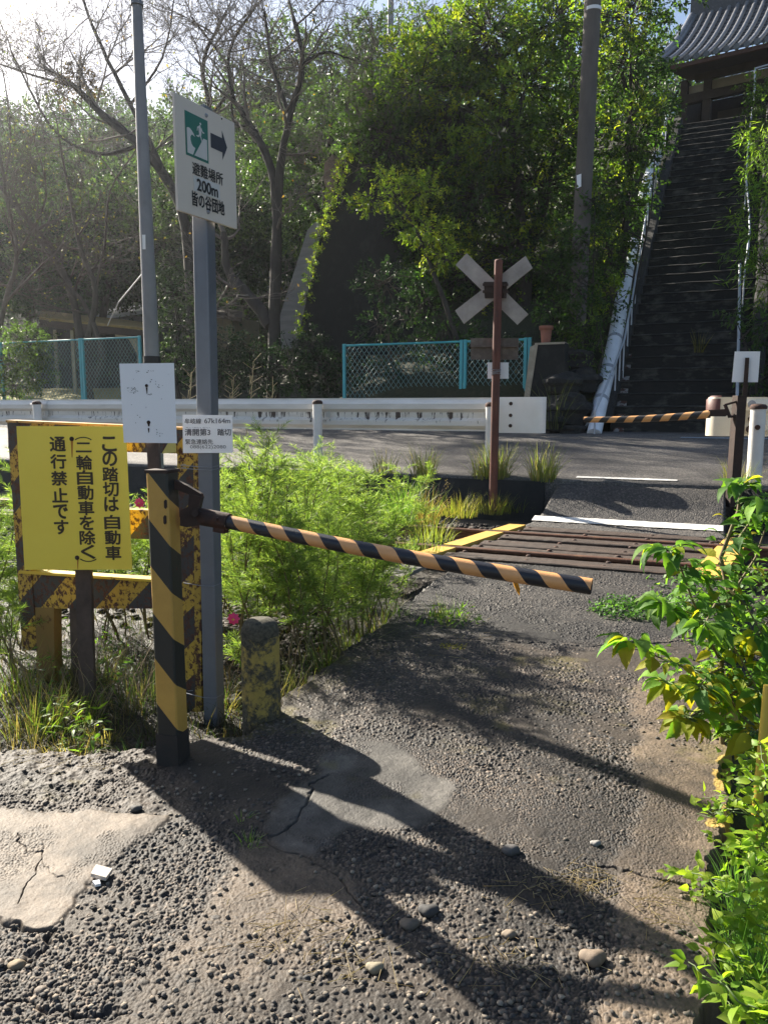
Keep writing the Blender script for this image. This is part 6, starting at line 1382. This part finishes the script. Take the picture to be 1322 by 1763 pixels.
# tall thin weeds with seed heads before the hedge
for px, py, yb, y, lab in ((868, 0, 0, 0, ''),):
    pass
for px, py, n, lab in ((436, 622, 13.5, 'tallest, leaning in front of the hedge'), (402, 650, 13.2, 'beside the square sign post'), (470, 665, 13.6, 'short, in front of the hedge'), (330, 640, 13.0, 'yellowish, beside the faded plate')):
    top_ = PN(px, py, n); b_ = PN(px - 22, 720, n); b_.z = .3
    root = thing('tall_weed', 'thin tall weed with a branched seed head, ' + lab, 'weed', b_, 'tall weeds behind the guardrail'); mb = MB(); pts = [b_.lerp(top_, t) + Vector((.05 * math.sin(t * 3), 0, 0)) for t in np.linspace(0, 1, 7)]; mb.tube(pts, .008, 5)
    for k in range(14):
        p = b_.lerp(top_, random.uniform(.55, 1)); mb.tube([p, p + Vector((random.uniform(-.2, .25), random.uniform(-.1, .1), random.uniform(.05, .22)))], .0055, 4)
    mb.build('stalk', mat('dry_stalk', (.30, .26, .14), (.22, .18, .1), rough=.8), root)
# low leafy patch on the path
def leaf_patch(name, label, cat, pts, n_, L, W, cols, zr, m=LEAFB, group=None):
    P = []; poly = gp(pts); xs_, ys_ = [q[0] for q in poly], [q[1] for q in poly]
    while len(P) < n_:
        x, y = random.uniform(min(xs_), max(xs_)), random.uniform(min(ys_), max(ys_))
        if inpoly(np.array([x]), np.array([y]), poly)[0]: P.append((x, y, near_z(x, y) + random.random() ** 1.3 * zr))
    P = np.array(P); k = len(P); V, F_ = curved_leaf(P, randdir(k) * np.array([1, 1, .5]) + np.array([0, 0, .1]), unit(np.array([0, 0, 1.]) + .5 * rng.normal(size=(k, 3))), L * (.5 + .8 * rng.random(k)), W * (.5 + .8 * rng.random(k)), rng.uniform(.1, .7, k), k=5)
    o = npmesh(name, V, F_, m, None, col=np.repeat(vary(cols, k, .3), 15, axis=0), org=(P[0][0], P[0][1], 0), smooth=True); return tag(o, label, cat, group)
leaf_patch('ground_herb', 'low patch of small green leaves spreading over the dark path before the deck', 'plant', [(1010, 1052), (1045, 1034), (1110, 1036), (1170, 1030), (1190, 1062), (1120, 1072), (1040, 1068)], 1500, .030, .017, [(.06, .15, .03), (.045, .11, .03), (.09, .18, .04)], .06)
leaf_patch('ground_herb', 'small broad-bladed weed with bright leaves on the path under the striped arm', 'plant', [(700, 1078), (740, 1055), (800, 1050), (835, 1075), (790, 1088), (730, 1086)], 130, .055, .014, GRN, .06)
leaf_patch('ground_herb', 'thin yellow moss-like weed in the path crack above the shadow', 'plant', [(755, 1112), (770, 1108), (805, 1114), (800, 1120), (760, 1118)], 160, .012, .007, [(.3, .26, .04), (.24, .24, .04)], .012)
leaf_patch('ground_herb', 'bright broad-bladed weeds at the concrete edge below the notice', 'plant', [(60, 1215), (110, 1190), (180, 1215), (175, 1265), (90, 1270)], 220, .06, .014, [(.2, .34, .04), (.26, .36, .04), (.14, .26, .04)], .13)
leaf_patch('ground_herb', 'low green weeds under the bottom rail of the guard frame', 'plant', [(20, 1110), (120, 1080), (240, 1100), (250, 1180), (60, 1190)], 420, .05, .014, [(.09, .18, .04), (.14, .23, .05), (.06, .12, .03)], .22)
# ground cover and litter off the path: uncountable
gx_ = []
while len(gx_) < 9000:
    px, py = random.uniform(-120, 720), random.uniform(985, 1270); p = PZ(px, py, -.05)
    if path[np.clip(np.searchsorted(ys, p.y), 0, nr - 1), np.clip(np.searchsorted(us, p.x / p.y), 0, nc - 1)] < .3: gx_.append((p.x, p.y, near_z(p.x, p.y)))
P = np.array(gx_); n_ = len(P); az = rng.random(n_) * 6.28
V, F_, k = blades(P, az, np.abs(rng.normal(.7, .5, n_)), .05 + .16 * rng.random(n_) ** 1.5, np.full(n_, .004), rng.uniform(.1, 1.2, n_)); npmesh('undergrowth', V, F_, GRASSM, None, kind='stuff', col=np.repeat(vary([(.16, .12, .055), (.035, .06, .02), (.055, .085, .025), (.05, .035, .022), (.025, .022, .014)], n_, .4), k, axis=0))
for k_, (px, py, hh_) in enumerate(((70, 1190, .5), (120, 1170, .45), (165, 1200, .42), (190, 1150, .55), (225, 1190, .4), (255, 1170, .5), (400, 1150, .4), (500, 1150, .45), (545, 1120, .4))):
    p0 = tz(px, py); mb = MB()
    for _ in range(9):
        a_ = random.uniform(0, 6.28); q0 = p0 + Vector((random.gauss(0, .05), random.gauss(0, .05), -.02)); q1 = q0 + Vector((math.cos(a_) * .22, math.sin(a_) * .2, hh_ * random.uniform(.3, 1.0))); qm = q0.lerp(q1, .5) + Vector((random.gauss(0, .02), random.gauss(0, .02), .04))
        mb.tube([q0, qm, q1], [.0022, .0018, .001], 4)
    tag(mb.build('dead_stalks', mat('dead_stalk', (.13, .09, .055), (.28, .22, .13), scale=12, rough=.9), org=tuple(p0)), 'clump of thin dead brown stalks ' + ('under the side of the guard frame', 'before the brown notice post', 'leaning right of the notice post', 'tall, behind the notice post', 'short, left of the striped post', 'between notice and striped post', 'behind the bollard', 'among the cosmos stems', 'beside the concrete edge of the path')[k_], 'dead stalks', 'dead stalks among the weeds')
# fallen leaves and track stones among the stems
def stones(name, P, r, cols, m, sub=1):
    bm = bmesh.new(); bmesh.ops.create_icosphere(bm, subdivisions=sub, radius=1); bv = np.array([tuple(v.co) for v in bm.verts]); bf = np.array([[v.index for v in f.verts] for f in bm.faces]); bm.free()
    n_ = len(P); sc = np.stack([r * (.7 + .6 * rng.random(n_)), r * (.7 + .6 * rng.random(n_)), r * (.45 + .4 * rng.random(n_))], -1); a = rng.random(n_) * 6.28; jit = 1 + .28 * rng.normal(size=(n_, len(bv), 1)) * .6
    v = bv[None] * jit * sc[:, None]; x = v[..., 0] * np.cos(a)[:, None] - v[..., 1] * np.sin(a)[:, None]; y = v[..., 0] * np.sin(a)[:, None] + v[..., 1] * np.cos(a)[:, None]
    v = np.stack([x, y, v[..., 2]], -1) + P[:, None]; F_ = (bf[None] + (np.arange(n_) * len(bv))[:, None, None]).reshape(-1, 3)
    return npmesh(name, v.reshape(-1, 3), F_, m, None, kind='stuff', col=np.repeat(vary(cols, n_, .3), len(bv), axis=0))
STM = colmat('track_stone', .85, .4, .4, 120, .004)
P = []
while len(P) < 4200:
    s, n = random.uniform(-9, -1.0), random.uniform(4.0, 9.4)
    if s < SL(n) - .1 and random.random() < (1 if n > 5 else .5):
        p = TN(s, n); 
        if p.y < 7.9 and abs(p.x / p.y) < .84: P.append((p.x, p.y, near_z(p.x, p.y) + .01))
        else: P.append((p.x, p.y, -.09))
for _ in range(900):
    p = PZ(random.uniform(385, 560), random.uniform(990, 1200), -.06)
    if path[np.clip(np.searchsorted(ys, p.y), 0, nr - 1), np.clip(np.searchsorted(us, p.x / p.y), 0, nc - 1)] < .2: P.append((p.x, p.y, near_z(p.x, p.y) + .01))
stones('ballast', np.array(P), .034, [(.022, .017, .014), (.035, .028, .024), (.014, .012, .010), (.075, .06, .05)], STM)
P = []
for _ in range(1500):
    px, py = random.uniform(0, 1240), random.uniform(1240, 1800); p = PZ(px, py); i, j = np.clip(np.searchsorted(ys, p.y), 0, nr - 1), np.clip(np.searchsorted(us, p.x / p.y), 0, nc - 1)
    if path[i, j] > .5 and (coarse[i, j] * rough_[i, j] > .25 or dirt[i, j] > .5 or random.random() < .12): P.append((p.x, p.y, Z[i, j] + .002)) if slab[i, j] + grey[i, j] < .3 else None
stones('grit', np.array(P), .0075, [(.10, .085, .07), (.16, .13, .10), (.06, .055, .05), (.22, .19, .15)], STM)
# straw and dry stalks on the path
P = []
for _ in range(420):
    c = random.choice(((960, 1540, 90, 34), (1010, 1520, 60, 25), (600, 1650, 120, 70), (880, 1660, 160, 70), (480, 1600, 80, 50), (110, 1300, 110, 40), (780, 1090, 90, 30), (1140, 1560, 70, 60))); p = PZ(random.gauss(c[0], c[2] * .5), random.gauss(c[1], c[3] * .5)); P.append((p.x, p.y, near_z(p.x, p.y) + .008))
P = np.array(P); n_ = len(P); a = rng.random(n_) * 6.28; d = np.stack([np.cos(a), np.sin(a), rng.normal(0, .12, n_)], -1)
V, F_ = segmesh('', P, P + d * (.02 + .09 * rng.random((n_, 1)) ** 2), [.0011] * n_, [.0007] * n_, 4, None, retdata=True); npmesh('straw', V, F_, GRASSM, None, kind='stuff', col=np.repeat(vary([(.35, .28, .17), (.28, .21, .12), (.42, .35, .24)], n_, .2), 8, axis=0))
# single loose stones and a broken tile
for px, py, r, cc, lab in ((1020, 1658, .030, (.33, .25, .18), 'pale rounded tan stone at the edge of the tan strip'), (880, 1470, .026, (.15, .14, .135), 'oval grey stone lying in the post shadow'), (705, 1595, .024, (.22, .18, .14), 'round brown stone in the lower shadow band'), (645, 1672, .020, (.42, .36, .25), 'flat cream stone near the bottom of the path'), (738, 1572, .026, (.085, .082, .08), 'dark grey stone half in the lower shadow band'), (876, 1612, .017, (.36, .28, .2), 'small pale pebble between the two shadow bands'), (235, 1395, .018, (.12, .115, .11), 'dark grey chip standing at the corner of the smooth slab'), (1025, 1455, .015, (.45, .43, .4), 'small whitish pebble beside the shadow tip'), (30, 1660, .02, (.36, .27, .16), 'yellowish stone in the broken corner of the slab')):
    p = tz(px, py); bm = bmesh.new(); bmesh.ops.create_icosphere(bm, subdivisions=3, radius=1); mb = MB(); k = px * .1
    mb.add([p + Vector((v.co.x * r * 1.15, v.co.y * r * .85, v.co.z * r * .6 + r * .35)) * 1.0 + v.co * r * .13 * math.sin(v.co.x * 4 + k) * math.cos(v.co.y * 3 + k) for v in bm.verts], [tuple(v.index for v in f.verts) for f in bm.faces], 0, True); bm.free()
    tag(mb.build('loose_stone', mat('loose_stone', tuple(x * .62 for x in cc), tuple(x * .38 for x in cc), scale=40, rough=.8, bmp=.3, bscale=150, dist=.003), org=tuple(p)), lab, 'stone', 'loose stones on the path')
pq = [tz(157, 1516), tz(166, 1500), tz(194, 1504), tz(183, 1519)]; mb = MB(); mb.prism([q + Vector((0, 0, .006)) for q in pq], Vector((.001, 0, .012))); tag(mb.build('tile_shard', mat('pale_tile', (.58, .5, .42), (.5, .43, .36), rough=.7), org=tuple(pq[0])), 'broken pale tile shard on the edge of the smooth slab', 'tile shard')
pq = [tz(160, 1524), tz(172, 1521), tz(174, 1526), tz(165, 1529)]; mb = MB(); mb.prism([q + Vector((0, 0, .004)) for q in pq], Vector((0, 0, .008))); tag(mb.build('tile_shard', WHITEP, org=tuple(pq[0])), 'small white tile chip beside the larger pale shard', 'tile shard')

# ------------------------------------------------------------------ big leafy plant and creepers on the near bank
LC = [(.14, .29, .045), (.10, .22, .045), (.19, .34, .05), (.08, .17, .05)]; LY = [(.30, .38, .03), (.30, .32, .03), (.35, .30, .03)]
bx0 = PY(1248, 1215, 3.05); bx0.z = near_z(bx0.x, bx0.y)
root = thing('leafy_plant', 'large leafy plant with broad pointed drooping leaves beside the path', 'plant', bx0); mb = MB()
br = [[(1248, 1225, 3.05), (1240, 1120, 3.05), (1255, 1030, 3.1), (1240, 960, 3.1), (1270, 880, 3.15), (1275, 838, 3.15)], [(1245, 1150, 3.05), (1215, 1090, 2.95), (1190, 1030, 2.9), (1165, 960, 2.85), (1150, 945, 2.85)], [(1243, 1170, 3.05), (1180, 1150, 2.85), (1130, 1130, 2.8), (1085, 1105, 2.75)],
      [(1240, 1190, 3.05), (1190, 1190, 2.9), (1150, 1175, 2.85)], [(1240, 1120, 3.05), (1200, 1060, 3.0), (1145, 1040, 2.95)], [(1255, 1030, 3.1), (1300, 960, 3.1), (1320, 900, 3.1)], [(1245, 1130, 3.1), (1300, 1090, 3.0), (1345, 1050, 3.0)], [(1247, 1200, 3.05), (1290, 1180, 2.95), (1330, 1140, 2.9)], [(1243, 1210, 3.0), (1205, 1225, 2.85), (1185, 1235, 2.8)], [(1250, 1060, 3.1), (1215, 1000, 3.05), (1190, 985, 3.0)], [(1250, 1010, 3.1), (1285, 1045, 3.0), (1310, 1090, 2.95)], [(1245, 1090, 3.1), (1275, 1135, 2.95), (1305, 1190, 2.85)], [(1242, 1150, 3.05), (1220, 1160, 2.85), (1205, 1180, 2.75)], [(1262, 940, 3.1), (1290, 900, 3.05), (1315, 862, 3.0)], [(1250, 1190, 3.05), (1270, 1225, 2.85), (1300, 1260, 2.75)], [(1255, 1040, 3.1), (1230, 1040, 2.9), (1215, 1070, 2.8)]]
nodes = []
for k, b in enumerate(br):
    P = [PY(*q) for q in b]
    if k == 0: P[0].z = bx0.z - .03
    mb.tube(P, [(.014 if k == 0 else .006) * (1 - .6 * i / (len(P) - 1)) for i in range(len(P))], 7)
    for i in range(len(P) - 1):
        if k == 0 and i < 2: continue
        d = (P[i + 1] - P[i]); m_ = max(2, int(d.length / .034))
        for j in range(m_): nodes.append((P[i].lerp(P[i + 1], (j + .5) / m_), d.normalized(), .75))
    for _ in range(6): nodes.append((P[-1], (P[-1] - P[-2]).normalized(), 1.0))
mb.build('stem', STEM, root); Ps, Ds, Ns, Ls, Cs = [], [], [], [], []; mb = MB()
for p, d, sz in nodes:
    for sg in range(3):
        a = random.uniform(0, 6.28); dv = Vector((math.cos(a), math.sin(a), random.uniform(-.5, .35))); dv = (dv + d * .35).normalized(); q = p + dv * random.uniform(.015, .05)
        mb.tube([p, q], [.0022, .0016], 5, cap=False); Ps.append(tuple(q)); Ds.append(tuple(dv + Vector((0, 0, -.15)))); Ns.append(tuple(Vector((random.gauss(0, .35), random.gauss(-.15, .35), 1)))); Ls.append(random.uniform(.055, .128) * sz)
        Cs.append(vary(LY if (random.random() < (.45 if p.z < .55 else .12)) else LC, 1, .25)[0])
mb.build('leaf_stalk', GREENSTEM, root)
P = np.array(Ps); n_ = len(P); L = np.array(Ls); V, F_ = curved_leaf(P, np.array(Ds), unit(np.array(Ns)), L, L * rng.uniform(.46, .62, n_), rng.uniform(.4, 1.7, n_), .34, 8); npmesh('leaves', V, F_, veinleaf('veined_leaf'), root, col=np.repeat(np.array(Cs), 24, axis=0), smooth=True)
# trailing creepers along the edge of the path
VL = [(.22, .36, .03), (.28, .40, .035), (.15, .27, .035), (.33, .42, .05)]
runs = [([(1300, 1300, .05), (1240, 1270, .10), (1215, 1250, .16)], 'climbing at the foot of the leafy plant'), ([(1330, 1430, .06), (1250, 1380, .14), (1185, 1368, .10)], 'reaching over the yellow-stained kerb'), ([(1340, 1480, .05), (1270, 1470, .16), (1240, 1440, .2)], 'bushy, in front of the yellow stake'), ([(1345, 1560, .06), (1240, 1525, .10), (1150, 1500, .05)], 'longest, pointing along the crack in the path'),
        ([(1350, 1640, .06), (1280, 1590, .18), (1225, 1570, .16)], 'upright bright one between the crack and the grass'), ([(1340, 1700, .08), (1240, 1650, .14), (1205, 1600, .12)], 'leaning over the tan strip'), ([(1350, 1780, .1), (1270, 1740, .18), (1210, 1690, .14)], 'near the bottom corner with larger leaves'), ([(1340, 1380, .1), (1290, 1340, .3), (1280, 1280, .36)], 'around the yellow stake'), ([(1345, 1520, .08), (1300, 1460, .28), (1290, 1400, .34)], 'tall tangle at the picture edge'), ([(1350, 1610, .05), (1310, 1540, .25), (1270, 1500, .3)], 'tangle above the long grass'), ([(1330, 1330, .1), (1280, 1310, .22), (1245, 1330, .16)], 'small, beside the yellow stake foot'), ([(1345, 1250, .1), (1310, 1180, .4), (1300, 1120, .45)], 'dark, under the leafy plant')]
for pts, lab in runs:
    P = [PZ(x + 26, y, z) for x, y, z in pts]; P = [P[0].lerp(P[1], t) for t in np.linspace(0, 1, 5)] + [P[1].lerp(P[2], t) for t in np.linspace(.2, 1, 5)]
    root = thing('creeper', 'bright green leafy creeper ' + lab, 'creeper', P[0], 'creepers along the path edge'); mb = MB(); Ps, Ds = [], []
    for rpt in range(4):
        o = Vector((random.gauss(0, .035), random.gauss(0, .05), random.gauss(0, .03))) * (rpt > 0); Q = [p + o * (i / 9) + Vector((random.gauss(0, .006), random.gauss(0, .006), random.gauss(0, .006))) for i, p in enumerate(P)]; mb.tube(Q, [.003 * (1 - .07 * i) for i in range(len(Q))], 5)
        for i in range(1, len(Q)):
            for _ in range(3 if i < 9 else 5):
                d = Vector((random.gauss(-.2, 1), random.gauss(-.1, 1), random.gauss(.25, .5))).normalized(); q = Q[i].lerp(Q[i - 1], random.random()) + d * random.uniform(.006, .03); Ps.append(tuple(q)); Ds.append(tuple(d))
    mb.build('stem', GREENSTEM, root); A = np.array(Ps); n_ = len(A); L = rng.uniform(.018, .044, n_) * (1.2 if 'larger' in lab else 1); V, F_ = curved_leaf(A, np.array(Ds), unit(np.array([0, -.1, 1.]) + .45 * rng.normal(size=(n_, 3))), L, L * rng.uniform(.45, .7, n_), rng.uniform(.1, .9, n_), .25, 6)
    npmesh('leaves', V, F_, LEAFB, root, col=np.repeat(vary(VL if 'dark' not in lab else LC, n_, .22), 18, axis=0), smooth=True)
for px, py, n_, L, lab in ((1290, 1660, 150, .24, 'in the bottom corner under the creepers'), (1320, 1740, 170, .26, 'densest, at the bottom edge of the picture'), (1275, 1560, 70, .2, 'beside the crack, among the creepers'), (1330, 1600, 90, .24, 'at the picture edge beside the creepers')):
    tuft('tuft of long green grass ' + lab, PZ(px, py, .0), .07, n_, L, [(.10, .22, .05), (.14, .27, .06), (.08, .17, .05)], .0035, .5, .7, 'grass tufts by the creepers')
k0, k1 = PY(1300, 1420, 2.35), PY(1322, 1180, 2.42); mb = MB(); mb.tube([Vector((k0.x, k0.y, -.1)), k0, k1], [.017, .0165, .015], 12); tag(mb.build('stake', rusty('yellow_stake', (.55, .38, .05), .32, 14), org=(k0.x, k0.y, 0)), 'yellow painted stake leaning among the creepers at the edge of the path', 'stake')
# dark bank beyond the plants
tot = rng.uniform(0, 1, (2600, 2)); P = np.stack([1.02 + tot[:, 0] * 1.6 + .25 * tot[:, 1], 1.6 + tot[:, 1] * 4.6, np.full(2600, -.02) + .35 * rng.random(2600) * tot[:, 0]], -1); P[:, 0] += .28 * (P[:, 1] - 1.6) * .62
V, F_ = curved_leaf(P, randdir(2600), unit(np.array([0, 0, 1.]) + .5 * rng.normal(size=(2600, 3))), rng.uniform(.03, .07, 2600), rng.uniform(.02, .04, 2600), rng.uniform(0, .8, 2600), k=4); npmesh('ground_cover', V, F_, LEAFB, None, kind='stuff', col=np.repeat(vary(LC + GM, 2600, .3), 12, axis=0), smooth=True)
# ------------------------------------------------------------------ air: haze volume added to stand for the veil of lens flare
def flare_haze():
    mb = MB(); mb.box((0, 425, 20), (1240, 1000, 42)); m = bpy.data.materials.new('flare_haze'); m.use_nodes = True; t = m.node_tree; t.nodes.remove(t.nodes['Principled BSDF'])
    v = t.nodes.new('ShaderNodeVolumePrincipled'); v.inputs['Color'].default_value = (.86, .91, 1.0, 1); v.inputs['Density'].default_value = HAZE; v.inputs['Anisotropy'].default_value = .72
    t.links.new(v.outputs[0], t.nodes['Material Output'].inputs['Volume']); o = mb.build('flare_haze', m, kind='stuff'); return o
HAZE = .00040
flare_haze()
